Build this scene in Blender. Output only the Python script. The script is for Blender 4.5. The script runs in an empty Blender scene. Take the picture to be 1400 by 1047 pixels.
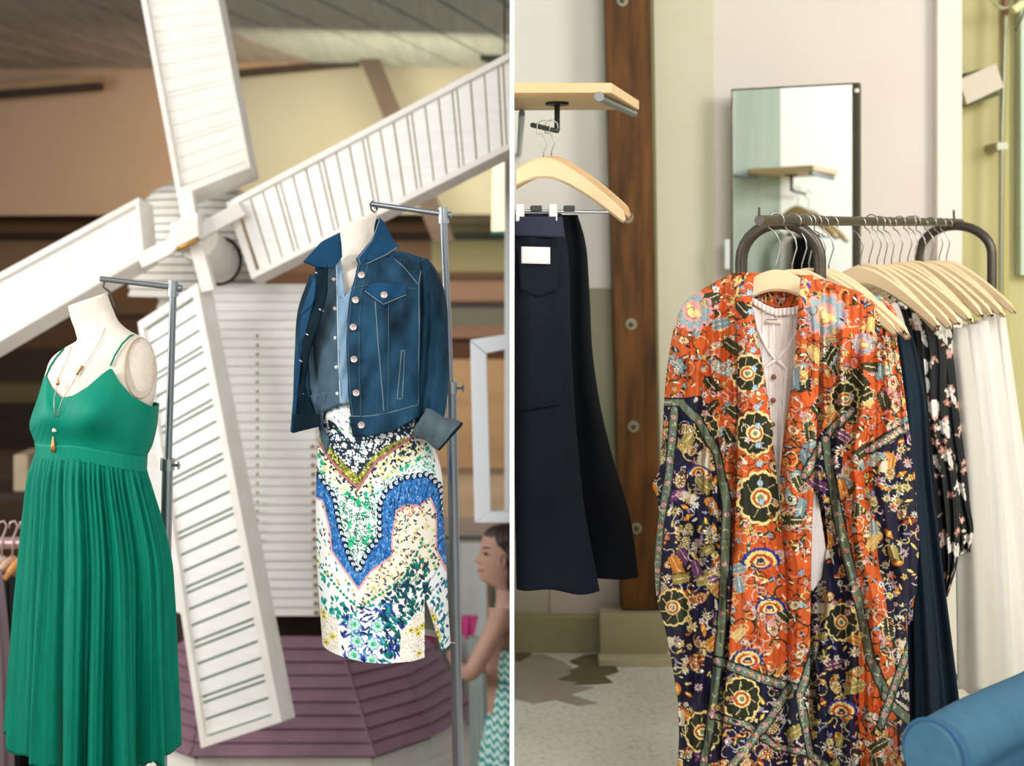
import bpy, bmesh, math, random
import numpy as np
from mathutils import Vector, Matrix
# ------------------------------------------------------------------ camera, world, lights
F, HY, CZ = 1800.0, 360.0, 1.6
scene = bpy.context.scene
COL = scene.collection
cam_data = bpy.data.cameras.new('camera')
cam = bpy.data.objects.new('camera', cam_data); COL.objects.link(cam)
cam.location = (0, 0, CZ); cam.rotation_euler = (math.pi/2, 0, 0)
cam_data.sensor_width = 36; cam_data.lens = 36*F/1400
cam_data.shift_y = (HY-523.5)/1400
cam_data.dof.use_dof = True; cam_data.dof.focus_distance = 3.36; cam_data.dof.aperture_fstop = 2.4
cam_data.clip_start = .05
scene.camera = cam
world = bpy.data.worlds.new('world'); scene.world = world; world.use_nodes = True
bg = world.node_tree.nodes['Background']
bg.inputs[0].default_value = (1.0, .99, .98, 1); bg.inputs[1].default_value = .46
scene.view_settings.view_transform = 'Standard'; scene.view_settings.look = 'None'
scene.view_settings.gamma = 1; scene.view_settings.exposure = 0.08; scene.view_settings.use_curve_mapping = False
def light(name, kind, loc, target, energy, color=(1, 1, 1), size=1.0, size_y=None, angle=None):
    d = bpy.data.lights.new(name, kind); d.energy = energy; d.color = color
    if kind == 'AREA':
        d.size = size
        if size_y: d.shape = 'RECTANGLE'; d.size_y = size_y
    elif kind == 'SPOT': d.shadow_soft_size = size; d.spot_size = angle; d.spot_blend = .5
    elif kind == 'SUN': d.angle = angle
    o = bpy.data.objects.new(name, d); COL.objects.link(o); o.location = loc
    o.rotation_euler = (Vector(target)-Vector(loc)).to_track_quat('-Z', 'Y').to_euler()
    return o
light('left_softbox', 'AREA', (-3.6, 1.2, 2.6), (-.9, 4.5, 1.2), 92, (1, .99, .97), 1.3, 1.6)  # softbox lamp added out of frame at front left as key light
light('front_fill', 'AREA', (1.3, -1.6, 3.4), (.9, 4.4, .6), 170, (1, .98, .97), 2.2, 1.6)  # unseen lamp added high in front to brighten the right room
light('fold_side_light', 'AREA', (3.7, 1.9, 3.0), (1.0, 4.2, .7), 104, (1, .985, .97), 1.3, 1.6)  # unseen side lamp added to bring out the kimono folds
light('hall_fill', 'AREA', (-4.6, 4.2, 1.9), (-1.0, 7.0, .8), 112, (1, .995, .98), 2.2, 2.2)  # unseen area lamp added to light the windmill hall
light('hall_far_lamp', 'AREA', (-.8, 9.8, 2.6), (-1.2, 13, 1.0), 75, (1, .86, .66), 2.0, 1.0)
light('sun_patch_spot', 'SPOT', (-2.3, 1.4, 3.3), (-.62, 3.6, 1.12), 120, (1, .98, .95), .05, None, math.radians(24))  # spot added for the sun-like patch on jacket and skirt
# ------------------------------------------------------------------ helpers
rnd = random.Random(7); nr = np.random.RandomState(11)
def P(px, py, Y): return Vector(((px-700)*Y/F, Y, CZ-(py-HY)*Y/F))
def lin(c):
    c = np.asarray(c, float)/255
    return np.where(c <= .04045, c/12.92, ((c+.055)/1.055)**2.4)
def hx(c): return tuple(int(c[i:i+2], 16) for i in (0, 2, 4))
MATS = {}
def mat(name, c, rough=.6, metal=0, var=None, scale=8, stretch=(1, 1, 1), amount=.25, bump=0, bscale=60, sheen=0, c2=None, attr=False, detail=4, spec=.4, alpha=1, coat=0, bstretch=(1, 1, 1), trans=0):
    if name in MATS: return MATS[name]
    m = bpy.data.materials.new(name); m.use_nodes = True; MATS[name] = m
    nt = m.node_tree; N = nt.nodes; L = nt.links; b = N['Principled BSDF']
    c = hx(c or 'ffffff') if isinstance(c, str) else c
    base = tuple(lin(c))+(1,)
    b.inputs['Base Color'].default_value = base; b.inputs['Roughness'].default_value = rough
    b.inputs['Metallic'].default_value = metal; b.inputs['Specular IOR Level'].default_value = spec
    if sheen: b.inputs['Sheen Weight'].default_value = sheen
    if coat: b.inputs['Coat Weight'].default_value = coat
    if alpha < 1: b.inputs['Alpha'].default_value = alpha
    tc = N.new('ShaderNodeTexCoord'); src = None
    if attr:
        a = N.new('ShaderNodeAttribute'); a.attribute_name = 'print'; src = a.outputs['Color']; L.new(src, b.inputs['Base Color'])
    if c2 is not None:
        mp = N.new('ShaderNodeMapping'); mp.inputs['Scale'].default_value = stretch; L.new(tc.outputs['Object'], mp.inputs[0])
        nz = N.new('ShaderNodeTexNoise'); nz.inputs['Scale'].default_value = scale; nz.inputs['Detail'].default_value = detail
        L.new(mp.outputs[0], nz.inputs['Vector'])
        cr = N.new('ShaderNodeValToRGB'); cr.color_ramp.elements[0].position = .5-amount; cr.color_ramp.elements[1].position = .5+amount
        cr.color_ramp.elements[0].color = base; cc = hx(c2) if isinstance(c2, str) else c2
        cr.color_ramp.elements[1].color = tuple(lin(cc))+(1,)
        L.new(nz.outputs[0], cr.inputs[0]); L.new(cr.outputs[0], b.inputs['Base Color'])
    if bump:
        mp = N.new('ShaderNodeMapping'); mp.inputs['Scale'].default_value = bstretch; L.new(tc.outputs['Object'], mp.inputs[0])
        nz = N.new('ShaderNodeTexNoise'); nz.inputs['Scale'].default_value = bscale; L.new(mp.outputs[0], nz.inputs['Vector'])
        bp = N.new('ShaderNodeBump'); bp.inputs['Strength'].default_value = bump; bp.inputs['Distance'].default_value = .004
        L.new(nz.outputs[0], bp.inputs['Height']); L.new(bp.outputs[0], b.inputs['Normal'])
    if trans: b.inputs['Subsurface Weight'].default_value = trans; b.inputs['Subsurface Scale'].default_value = .05
    return m
def emit(name, c, s):
    m = bpy.data.materials.new(name); m.use_nodes = True
    b = m.node_tree.nodes['Principled BSDF']; b.inputs['Base Color'].default_value = tuple(lin(hx(c)))+(1,)
    b.inputs['Emission Color'].default_value = tuple(lin(hx(c)))+(1,); b.inputs['Emission Strength'].default_value = s
    return m
def wloc(o):
    v = Vector((0, 0, 0))
    while o is not None: v = v+o.location; o = o.parent
    return v
class MB:
    def __init__(s): s.v = []; s.f = []
    def add(s, vs, fs):
        n = len(s.v); s.v += [tuple(p) for p in vs]; s.f += [tuple(i+n for i in f) for f in fs]; return s
    def hexa(s, a, b, c, d, a2, b2, c2, d2):
        return s.add([a, b, c, d, a2, b2, c2, d2], [(0, 1, 2, 3), (7, 6, 5, 4), (0, 4, 5, 1), (1, 5, 6, 2), (2, 6, 7, 3), (3, 7, 4, 0)])
    def box(s, lo, hi):
        x0, y0, z0 = lo; x1, y1, z1 = hi
        V = Vector
        return s.hexa(V((x0, y0, z0)), V((x1, y0, z0)), V((x1, y0, z1)), V((x0, y0, z1)), V((x0, y1, z0)), V((x1, y1, z0)), V((x1, y1, z1)), V((x0, y1, z1)))
    def slab(s, quad, vec, bevel=0):
        q = [Vector(p) for p in quad]; v = Vector(vec)
        return s.hexa(*q, *[p+v for p in q])
    def tube(s, pts, r, n=10, cap=True, closed=False):
        pts = [Vector(p) for p in pts]; m = len(pts); rs = r if hasattr(r, '__len__') else [r]*m
        base = len(s.v); up = None
        for i, p in enumerate(pts):
            if closed: t = pts[(i+1) % m]-pts[i-1]
            else: t = pts[min(i+1, m-1)]-pts[max(i-1, 0)]
            t.normalize()
            if up is None:
                up = Vector((0, 0, 1)) if abs(t.z) < .9 else Vector((1, 0, 0))
            a = t.cross(up).normalized(); up = a.cross(t).normalized()
            for k in range(n):
                an = 2*math.pi*k/n
                s.v.append(tuple(p+(a*math.cos(an)+up*math.sin(an))*rs[i]))
        for i in range(m if closed else m-1):
            j = (i+1) % m
            for k in range(n):
                k2 = (k+1) % n
                s.f.append((base+i*n+k, base+i*n+k2, base+j*n+k2, base+j*n+k))
        if cap and not closed:
            s.f.append(tuple(base+k for k in range(n))); s.f.append(tuple(base+(m-1)*n+k for k in reversed(range(n))))
        return s
    def lathe(s, prof, center=(0, 0, 0), n=24, axis='z'):
        base = len(s.v); cx, cy, cz = center
        for r, h in prof:
            for k in range(n):
                an = 2*math.pi*k/n; a, b = r*math.cos(an), r*math.sin(an)
                s.v.append((cx+a, cy+b, cz+h) if axis == 'z' else ((cx+a, cy+h, cz+b) if axis == 'y' else (cx+h, cy+a, cz+b)))
        for i in range(len(prof)-1):
            for k in range(n):
                k2 = (k+1) % n
                s.f.append((base+i*n+k, base+i*n+k2, base+(i+1)*n+k2, base+(i+1)*n+k))
        s.f.append(tuple(base+k for k in reversed(range(n)))); s.f.append(tuple(base+(len(prof)-1)*n+k for k in range(n)))
        return s
    def build(s, name, m, parent=None, smooth=False, local=False, bevel=0, normals=True):
        me = bpy.data.meshes.new(name)
        off = Vector((0, 0, 0)) if (parent is None or local) else wloc(parent)
        me.from_pydata([(x-off.x, y-off.y, z-off.z) for x, y, z in s.v], [], s.f)
        me.materials.append(m)
        if normals:
            bm = bmesh.new(); bm.from_mesh(me); bmesh.ops.recalc_face_normals(bm, faces=bm.faces)
            if bevel: bmesh.ops.bevel(bm, geom=[e for e in bm.edges], offset=bevel, segments=2, affect='EDGES', profile=.6)
            bm.to_mesh(me); bm.free()
        if smooth: me.shade_smooth() if smooth is True else me.shade_smooth()
        o = bpy.data.objects.new(name, me); COL.objects.link(o); o.parent = parent
        if smooth == 'auto':
            me.shade_smooth()
            for e in me.edges: pass
            try: me.set_sharp_from_angle(angle=math.radians(40))
            except Exception: pass
        return o
def tag(o, label=None, cat=None, group=None, kind=None):
    if label: o['label'] = label
    if cat: o['category'] = cat
    if group: o['group'] = group
    if kind: o['kind'] = kind
    return o
def empty(name, loc, label, cat, group=None, rz=0):
    o = bpy.data.objects.new(name, None); COL.objects.link(o); o.location = loc; o.rotation_euler = (0, 0, rz); o.empty_display_size = .1
    return tag(o, label, cat, group)
def struct(name, mb, m, **k): return tag(mb.build(name, m, **k), kind='structure')
KEEP_ROT = []
def copy_tree(root, **over):
    r = root.copy(); COL.objects.link(r)
    for ch in root.children:
        c = ch.copy(); COL.objects.link(c); c.parent = r
        for g in ch.children:
            d = g.copy(); COL.objects.link(d); d.parent = c
    for k, v in over.items(): r[k] = v
    return r
def mesh_grid(name, pts, m, parent=None, cols=None, closed_u=False, thick=0, caps=False, drop=None, smooth=True):
    """pts (ny, nx, 3) array -> smooth surface mesh, optional colour attribute and solidify."""
    ny, nx, _ = pts.shape
    off = wloc(parent) if parent else Vector((0, 0, 0))
    me = bpy.data.meshes.new(name)
    idx = np.arange(ny*nx).reshape(ny, nx)
    if closed_u: idx = np.concatenate([idx, idx[:, :1]], 1)
    a, b, c, d = idx[:-1, :-1], idx[1:, :-1], idx[1:, 1:], idx[:-1, 1:]
    q = np.stack([a, b, c, d], -1).reshape(-1, 4)
    if drop is not None: q = q[~drop.reshape(-1)]
    V = pts.reshape(-1, 3)-np.array(off)
    faces = q.tolist()
    if caps:
        faces.append(idx[0, :nx].tolist()); faces.append(idx[-1, :nx].tolist()[::-1])
    me.from_pydata(V.tolist(), [], faces)
    me.materials.append(m)
    if cols is not None:
        at = me.color_attributes.new('print', 'FLOAT_COLOR', 'POINT')
        cc = np.ones((ny*nx, 4), np.float32); cc[:, :3] = lin(cols.reshape(-1, 3)); at.data.foreach_set('color', cc.ravel())
    if smooth: me.shade_smooth()
    o = bpy.data.objects.new(name, me); COL.objects.link(o); o.parent = parent
    if thick:
        md = o.modifiers.new('cloth_thickness', 'SOLIDIFY'); md.thickness = thick; md.offset = 0
    return o
def crv(pts):
    """value as a function of row: catmull-rom through (row, value) keys"""
    pts = sorted(pts); k = np.array([p[0] for p in pts], float); v = np.array([p[1] for p in pts], float)
    t = np.gradient(v, k) if len(k) > 2 else np.array([(v[1]-v[0])/(k[1]-k[0])]*2)
    def f(x):
        x = np.clip(np.asarray(x, float), k[0], k[-1]); i = np.clip(np.searchsorted(k, x, side='right')-1, 0, len(k)-2)
        h = k[i+1]-k[i]; s = (x-k[i])/h
        return (2*s**3-3*s**2+1)*v[i]+(s**3-2*s**2+s)*h*t[i]+(-2*s**3+3*s**2)*v[i+1]+(s**3-s**2)*h*t[i+1]
    return f
def PP(px, py, Y, Yz=None):
    px, py, Y = np.broadcast_arrays(np.asarray(px, float), py, Y)
    Yz = Y if Yz is None else np.broadcast_to(Yz, Y.shape)
    return np.stack([(px-700)*Y/F, Y, CZ-(py-HY)*Yz/F], -1)
def tubecloth(name, Lf, Rf, y0, y1, Y, depth, m, parent=None, nx=96, ny=80, fold=None, canvas=None, thick=0, caps=False, drop=None, dfold=None, power=1.0):
    """closed garment or body: outlines Lf/Rf (row -> column), centre distance Y(row), half depth depth(row) in metres"""
    rows = np.linspace(y0, y1, ny)[:, None]
    th = np.linspace(0, 2*math.pi, nx, endpoint=False)[None, :]
    L, R = Lf(rows), Rf(rows); cx, a = (L+R)/2, (R-L)/2
    u = -np.cos(th)*np.ones_like(rows); sn = np.sin(th)
    Yc = Y(rows) if callable(Y) else Y*np.ones_like(rows); D = depth(rows) if callable(depth) else depth*np.ones_like(rows)
    sg = np.sign(sn)*np.abs(sn)**power
    px = cx+a*u
    Yp = Yc-D*sg
    rr = rows*np.ones_like(th)
    if fold is not None:
        dpx, dY, dpy = fold(px, rr, th*np.ones_like(rows), (u+1)/2); px = px+dpx; Yp = Yp+dY; rr = rr+dpy
    pts = PP(px, rr, Yp, Yc)
    cols = canvas.sample(px, rr, front=(sn > 0)*np.ones_like(rows) > 0) if canvas else None
    dr = drop(px, rr, th*np.ones_like(rows)) if drop else None
    if dr is not None: dr = dr[:-1, :]
    return mesh_grid(name, pts, m, parent, cols, True, thick, caps, dr)
def poly_at(poly, t):
    p = np.array(poly, float)
    d = np.r_[0, np.cumsum(np.hypot(*np.diff(p, axis=0).T))]; d /= d[-1]
    return np.stack([np.interp(t, d, p[:, 0]), np.interp(t, d, p[:, 1])], -1)
def patch(name, top, bot, left, right, depth, m, parent=None, nx=30, ny=30, thick=.004, canvas=None, off=0, wrinkle=None):
    """cloth piece bounded by four polylines of (column,row); depth(px,py) gives distance"""
    u = np.linspace(0, 1, nx)[None, :, None]; v = np.linspace(0, 1, ny)[:, None, None]
    T, B = poly_at(top, u[0, :, 0])[None], poly_at(bot, u[0, :, 0])[None]
    Lp, Rp = poly_at(left, v[:, 0, 0])[:, None], poly_at(right, v[:, 0, 0])[:, None]
    S = (1-v)*T+v*B+(1-u)*Lp+u*Rp-((1-u)*(1-v)*T[:, :1]+u*(1-v)*T[:, -1:]+(1-u)*v*B[:, :1]+u*v*B[:, -1:])
    px, py = S[..., 0], S[..., 1]
    Y = depth(px, py)-off
    if wrinkle is not None: Y = Y+wrinkle(px, py)
    cols = canvas.sample(px, py) if canvas else None
    return mesh_grid(name, PP(px, py, Y), m, parent, cols, False, thick)
def line3(poly, depth, off=.004):
    return [tuple(PP(x, y, float(depth(np.array(x, float), np.array(y, float)))-off)) for x, y in poly]
def densify(poly, step=4):
    out = []
    for (x0, y0), (x1, y1) in zip(poly[:-1], poly[1:]):
        n = max(1, int(math.hypot(x1-x0, y1-y0)/step))
        out += [(x0+(x1-x0)*i/n, y0+(y1-y0)*i/n) for i in range(n)]
    return out+[poly[-1]]
# ------------------------------------------------------------------ structure
M_part = mat('partition_white', 'fafafa', .55)
FZ = -1.30   # the windmill hall lies lower than the shop floor on the right
struct('partition_wall', MB().box((-.0050, 3.0, FZ), (.0050, 5.52, 3.6)), M_part)
struct('wall_mirror_tint', MB().box((.0051, 3.76, 0), (.0061, 5.49, 3.6)), mat('grey_green_paint', '9fb0a8', .7, c2='c6d2cb', scale=1.3, stretch=(1, 3, .35), amount=.16))  # panel hidden from the camera, added to tint the mirror's reflection
# right room: floor, back wall and the yellow side bay
def floor_material():
    m = bpy.data.materials.new('worn_concrete'); m.use_nodes = True
    nt = m.node_tree; N = nt.nodes; L = nt.links; b = N['Principled BSDF']; b.inputs['Roughness'].default_value = .45
    tc = N.new('ShaderNodeTexCoord')
    n1 = N.new('ShaderNodeTexNoise'); n1.inputs['Scale'].default_value = 45; n1.inputs['Detail'].default_value = 6; n1.inputs['Roughness'].default_value = .7
    n2 = N.new('ShaderNodeTexNoise'); n2.inputs['Scale'].default_value = 1.6; n2.inputs['Detail'].default_value = 5
    for n in (n1, n2): L.new(tc.outputs['Object'], n.inputs['Vector'])
    r1 = N.new('ShaderNodeValToRGB'); e = r1.color_ramp.elements
    e[0].position = .36; e[0].color = tuple(lin(hx('dfd8cc')))+(1,); e[1].position = .5; e[1].color = tuple(lin(hx('fbf8f2')))+(1,)
    r2 = N.new('ShaderNodeValToRGB'); e = r2.color_ramp.elements
    e[0].position = .42; e[0].color = tuple(lin(hx('f4ece6')))+(1,); e[1].position = .6; e[1].color = (1, 1, 1, 1)
    mx = N.new('ShaderNodeMix'); mx.data_type = 'RGBA'; mx.blend_type = 'MULTIPLY'; mx.inputs[0].default_value = .8
    L.new(n1.outputs[0], r1.inputs[0]); L.new(n2.outputs[0], r2.inputs[0]); L.new(r1.outputs[0], mx.inputs[6]); L.new(r2.outputs[0], mx.inputs[7])
    L.new(mx.outputs[2], b.inputs['Base Color'])
    return m
struct('floor', MB().box((-.004, -2.5, -.12), (4.2, 5.62, 0)), floor_material())
M_wall = mat('cream_plaster', 'ded6cc', .85, c2='dbcfc5', scale=1.6, amount=.2, bump=.15, bscale=25)
M_wallp = mat('pinkish_plaster', 'e4dbd5', .85, c2='e8e4d8', scale=1.2, amount=.2, bump=.15, bscale=25)
M_wallg = mat('greenish_plaster', 'cfc9ae', .85, c2='d4ceb5', scale=1.5, amount=.2, bump=.15, bscale=25)
M_trim = mat('warm_white_trim', 'e9e1d6', .6)
M_yel = mat('yellow_plaster', 'cdc795', .85, c2='c0b880', scale=2.2, amount=.25, bump=.2, bscale=18)
M_olive = mat('olive_paint', '98967a', .8, c2='8d8c70', scale=2)
def X(px, Y): return (px-700)*Y/F
def Z(py, Y): return CZ-(py-HY)*Y/F
WY = 5.5
struct('wall_back', MB().box((-.004, WY, -.1), (X(893, WY), WY+.12, 3.6)), M_wallp)
struct('wall_back_green', MB().box((X(893, WY), WY-.01, 0), (X(975, WY), WY+.12, 3.6)), M_wallg)
struct('wall_back_cream', MB().box((X(975, WY), WY, 0), (X(1275, WY), WY+.12, 3.6)), M_wall)
struct('trim_1', MB().box((X(1275, WY), WY-.06, 0), (X(1309, WY), WY+.12, 3.6)), M_trim, bevel=.004)
struct('trim_2', MB().box((X(1308, WY)+.002, WY-.02, 0), (X(1311, WY), WY+.3, 3.6)), mat('trim_edge_tan', 'b9a47c', .7))
struct('wall_right_bay', MB().box((X(1309, WY)+.006, WY+.3, -.1), (4.2, WY+.42, 3.6)), M_yel)
struct('wall_right', MB().box((4.08, -2.5, -.1), (4.2, WY+.3, 3.6)), M_yel)
# lower dado on the back wall left of the post
struct('trim_3', MB().box((.006, WY-.03, Z(640, WY)), (X(846, WY), WY, Z(394, WY))), M_olive)
struct('trim_4', MB().box((.006, WY-.034, 0), (X(846, WY), WY, Z(640, WY)-.002)), mat('beige_dado', 'cfc5b4', .8, c2='c4baa4', scale=2))
struct('baseboard_back', MB().box((.006, WY-.09, 0.0), (X(905, WY), WY-.036, Z(843, WY-.09))), mat('olive_beige_base', 'b5a987', .7, c2='a59b76', scale=5), bevel=.006)
struct('baseboard_back_right', MB().box((X(905, WY)+.002, WY-.05, 0.0), (X(1275, WY), WY-.012, .14)), mat('olive_beige_base', 'b5a987', .7))
struct('trim_5', MB().box((X(752, WY), WY-.04, .13), (X(846, WY), WY-.0345, Z(700, WY))), mat('pink_dado', 'd9c9c2', .8, c2='cdbdb3', scale=3))
# shadow shapes and pinkish reflections by the wall, painted as flat floor patches
def painted_floor_patch(name, outline, c, z, label):
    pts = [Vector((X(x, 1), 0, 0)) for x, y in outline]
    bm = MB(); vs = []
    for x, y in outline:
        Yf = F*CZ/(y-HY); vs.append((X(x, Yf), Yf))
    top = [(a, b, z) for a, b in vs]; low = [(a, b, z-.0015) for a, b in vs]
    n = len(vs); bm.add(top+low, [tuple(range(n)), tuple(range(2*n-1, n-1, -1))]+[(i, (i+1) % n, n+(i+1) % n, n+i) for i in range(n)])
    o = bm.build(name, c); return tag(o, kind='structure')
M_st1 = mat('dark_floor_tone', '6d6a4c', .6, c2='7b7757', scale=12); M_st2 = mat('pink_reflection_tone', 'b3a39b', .5, c2='c4b5ab', scale=9)
painted_floor_patch('floor_reflection_pink', [(704, 898), (742, 894), (770, 905), (800, 925), (784, 938), (812, 940), (780, 950), (818, 962), (790, 965), (760, 957), (730, 962), (704, 955)], M_st2, .0020, '')
painted_floor_patch('floor_shadow_dark', [(840, 893), (800, 896), (778, 905), (795, 911), (777, 918), (782, 922), (762, 930), (792, 933), (785, 937), (812, 936), (838, 934), (826, 925), (846, 919), (842, 912), (868, 905), (880, 895)], M_st1, .0040, '')
painted_floor_patch('floor_patch_olive', [(704, 893.5), (728, 893.5), (722, 899), (712, 905), (704, 904)], M_st1, .0040, '')
# hall on the left, a lower level
M_hfloor = mat('hall_floor_wood', '8c6f55', .5, c2='75583f', scale=3, stretch=(1, 8, 1))
struct('hall_floor', MB().box((-6, -2.5, FZ-.1), (1.6, 13.6, FZ)), M_hfloor)
struct('wall_hall_left', MB().box((-6.1, 5.0, FZ), (-6.0, 13.6, 4.2)), mat('hall_brown_wall', '8a6b4e', .8))
# ceiling of ribbed boards sloping up towards the camera
M_ceil = mat('ceiling_grey_board', 'b3aa9e', .7, c2='8d8278', scale=2.5, stretch=(9, .6, 1), amount=.3, bump=.6, bscale=8, bstretch=(14, .4, 1))
M_ceil2 = mat('ceiling_green_grey_board', 'c3c9bc', .7, c2='a3aea3', scale=2.5, stretch=(9, .6, 1), amount=.3, bump=.6, bscale=8, bstretch=(14, .4, 1))
ceil = struct('ceiling', MB().box((-6, 5.2, 3.66), (1.6, 13.6, 3.74)), mat('ceiling_dark', '4c433a', .8))
nst = 15
for i in range(nst):
    # each board runs back to front, slanting across the hall
    px0 = -120+i*62; a = P(px0+70, 100-(px0+70)*.09, 11.6); b_ = P(px0+130, 100-(px0+130)*.09, 11.6)
    c0 = Vector((a.x-2.6*(1-i/nst*.3), 6.3, 3.60)); c1 = Vector((c0.x+.40, 6.3, 3.60))
    a.z = b_.z = 3.33; 
    w = (b_-a)*.47; v = (c1-c0)*.97
    MB().slab([c0, c0+v, a+w*2.02, a], (0, 0, .05)).build('ceiling_board', M_ceil if i < 8 else M_ceil2, ceil)
M_tan = mat('tan_bulkhead_paint', 'b5957a', .8, c2='bfa285', scale=.8, amount=.25)
M_tan2 = mat('olive_tan_bulkhead', 'b0a68c', .8, c2='b8b89e', scale=.8, amount=.3)
Yb = 11.8
struct('wall_hall_back', MB().slab([P(-150, 295, Yb), P(330, 293, Yb), P(330, 40, Yb), P(-150, 40, Yb)], (0, .1, 0)), M_tan)
struct('wall_hall_back_right', MB().slab([P(330.3, 293, Yb), P(790, 293, Yb), P(790, 40, Yb), P(330.3, 40, Yb)], (0, .1, 0)), M_tan2)
def beam(name, p0, p1, th, Y0, Y1, m, dep=.14):
    (x0, y0), (x1, y1) = p0, p1
    return struct(name, MB().slab([P(x0, y0+th, Y0), P(x1, y1+th, Y1), P(x1, y1, Y1), P(x0, y0, Y0)], (0, dep, 0)), m)
M_dk = mat('dark_beam', '3c2c20', .7, c2='2a2019', scale=6); M_lt = mat('beam_tan_edge', 'a08462', .7, c2='8a6f50', scale=6); M_gd = mat('dark_green_beam', '2c3a33', .7)
M_gl = mat('pale_green_edge', 'a9b39b', .7)
beam('trim_hall_1', (-150, 126), (137, 103), 9, 11.4, 11.4, M_lt); beam('trim_hall_2', (-150, 135.5), (135, 112), 9, 11.42, 11.42, M_dk)
beam('trim_hall_3', (300, 88), (490, 70), 9, 11.4, 11.4, M_lt); beam('trim_hall_4', (300, 97.5), (490, 79.5), 8, 11.42, 11.42, M_dk)
beam('trim_hall_5', (490, 68), (790, 36), 8, 11.4, 11.4, M_gl); beam('trim_hall_6', (490, 77), (790, 46), 9, 11.42, 11.42, M_gd)
struct('trim_hall_7', MB().slab([P(592, 330, 11.25), P(622, 330, 11.25), P(513, 68, 11.25), P(487, 68, 11.25)], (0, .1, 0)), mat('brown_rafter', '56473a', .7, c2='463a30', scale=6))
struct('trim_hall_8', MB().lathe([(.13, -.1), (.15, -.04), (.15, .04), (.13, .1)], tuple(P(673, 62, 11.2)), 20, 'x'), mat('dark_green_fitting', '1f2b25', .8))
# shelves, rails and panels at the far end of the hall
M = lambda n, c, c2: mat(n, c, .8, c2=c2, scale=2, stretch=(.5, 1, 4), amount=.3)
far = [  # rows: left band list and right band list (row0,row1,colour)
 (-200, 590, [(293, 303, '42301f'), (303, 318, '7a5c3f'), (318, 328, '35271c'), (328, 372, '86694f'), (372, 430, '6d5138'), (430, 478, '5c432f'), (478, 520, '3a2a1e'), (520, 552, '675b3c'), (552, 612, '2c211a'), (612, 900, '5a4838')]),
 (590, 800, [(293, 305, 'b2a781'), (305, 318, '8e8763'), (318, 327, '3d4638'), (327, 372, 'a29d74'), (372, 380, '6f5940'), (380, 412, 'b08c76'), (412, 416, '55423a'), (416, 446, '7c7d70'), (446, 462, '9c7867'), (462, 492, '5d3f2a'), (492, 640, 'c9a57c'), (640, 708, 'd8bfa0'), (708, 1100, 'b9aaa0')])]
for x0, x1, bands in far:
    for k, (a, b, c) in enumerate(bands):
        Yk = 12.6+(.08*(k % 2))
        base = wb = None
        struct('wall_far_band', MB().slab([P(x0, b, Yk), P(x1, b, Yk), P(x1, a-.3, Yk), P(x0, a-.3, Yk)], (0, .1, 0)), M('far_'+c, c, tuple(int(t*.86) for t in hx(c))))
struct('wall_far_lower', MB().slab([P(-200, 1190, 12.75), P(800, 1190, 12.75), P(800, 880, 12.75), P(-200, 880, 12.75)], (0, .1, 0)), M('far_x', '8d7a68', '6f5f50'))
# ------------------------------------------------------------------ windmill
M_wh = mat('white_painted_board', 'f4f4f1', .55, c2='eae7df', scale=6, stretch=(1, 1, 6), amount=.3, bump=.25, bscale=30)
M_wh2 = mat('white_board_yellowed', 'ece7da', .6, c2='f3f1eb', scale=7, amount=.25, bump=.25, bscale=30)
M_wf = mat('white_frame_board', 'f1efea', .55, c2='e3dccf', scale=9, amount=.3, bump=.25, bscale=40)
M_gap = mat('board_backing_tan', 'a08a62', .8)
M_gapg = mat('board_backing_green', '6f8474', .8)
wm = empty('toy_windmill', P(335, 1043, 6.9), 'big white boarded windmill with four sails and a purple skirt roof', 'windmill')
def sail(corn, nplank, fr=(.075, .075, .03, .03), back=M_gap, planks=M_wh, thick=.11, gapf=.05, thin_every=4, skew=(6, 8)):
    """corn: inner-a, inner-b, outer-b, outer-a as (px,py,Y)."""
    A, B, C, D = [P(*c) for c in corn]
    n = (B-A).cross(D-A).normalized()
    ray = C-Vector((0, 0, CZ)); C = Vector((0, 0, CZ))+ray*((A-Vector((0, 0, CZ))).dot(n)/ray.dot(n))   # keep the sail flat
    if n.y > 0: n = -n      # n faces the camera
    def q(s, t, o=0): return (A*(1-t)+B*t)*(1-s)+(D*(1-t)+C*t)*s+n*o
    fa, fb, fi, fo = fr
    V_ = Vector((skew[0]*6.0/F, thick, -skew[1]*6.0/F))
    root = MB().slab([q(0, 0, 0), q(1, 0, 0), q(1, 1, 0), q(0, 1, 0)], -n*(thick*.45)).build('sail', back, wm)
    # frame: four rails standing proud
    for name, (s0, s1, t0, t1) in dict(a=(0, 1, -.0, fa), b=(0, 1, 1-fb, 1.0), c=(0, fi, fa, 1-fb), d=(1-fo, 1, fa, 1-fb)).items():
        quad = [q(s0, t0, .028), q(s1, t0, .028), q(s1, t1, .028), q(s0, t1, .028)]
        MB().slab(quad, V_).build('frame_rail', M_wf, root, bevel=.002)
    s = fi+.002; k = 0; end = 1-fo-.002; widths = []
    for i in range(nplank): widths.append(.35 if (i % thin_every == thin_every-1) else 1.0)
    tot = sum(widths); g = (end-s)/tot
    for w in widths:
        s1 = s+w*g; e = g*gapf
        hh = .006+rnd.uniform(-.001, .002)
        MB().slab([q(s+e, fa+.004, hh), q(s1-e*.2, fa+.004, hh), q(s1-e*.2, 1-fb-.004, hh+.001), q(s+e, 1-fb-.004, hh+.001)], -n*.01).build('plank', planks, root)
        s = s1
    return root
sail([(312, 277, 6.18), (347, 381, 6.18), (762, 172, 5.80), (762, 38, 5.80)], 28, fr=(.07, .07, .022, .02), gapf=.10, skew=(4, 9))
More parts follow.
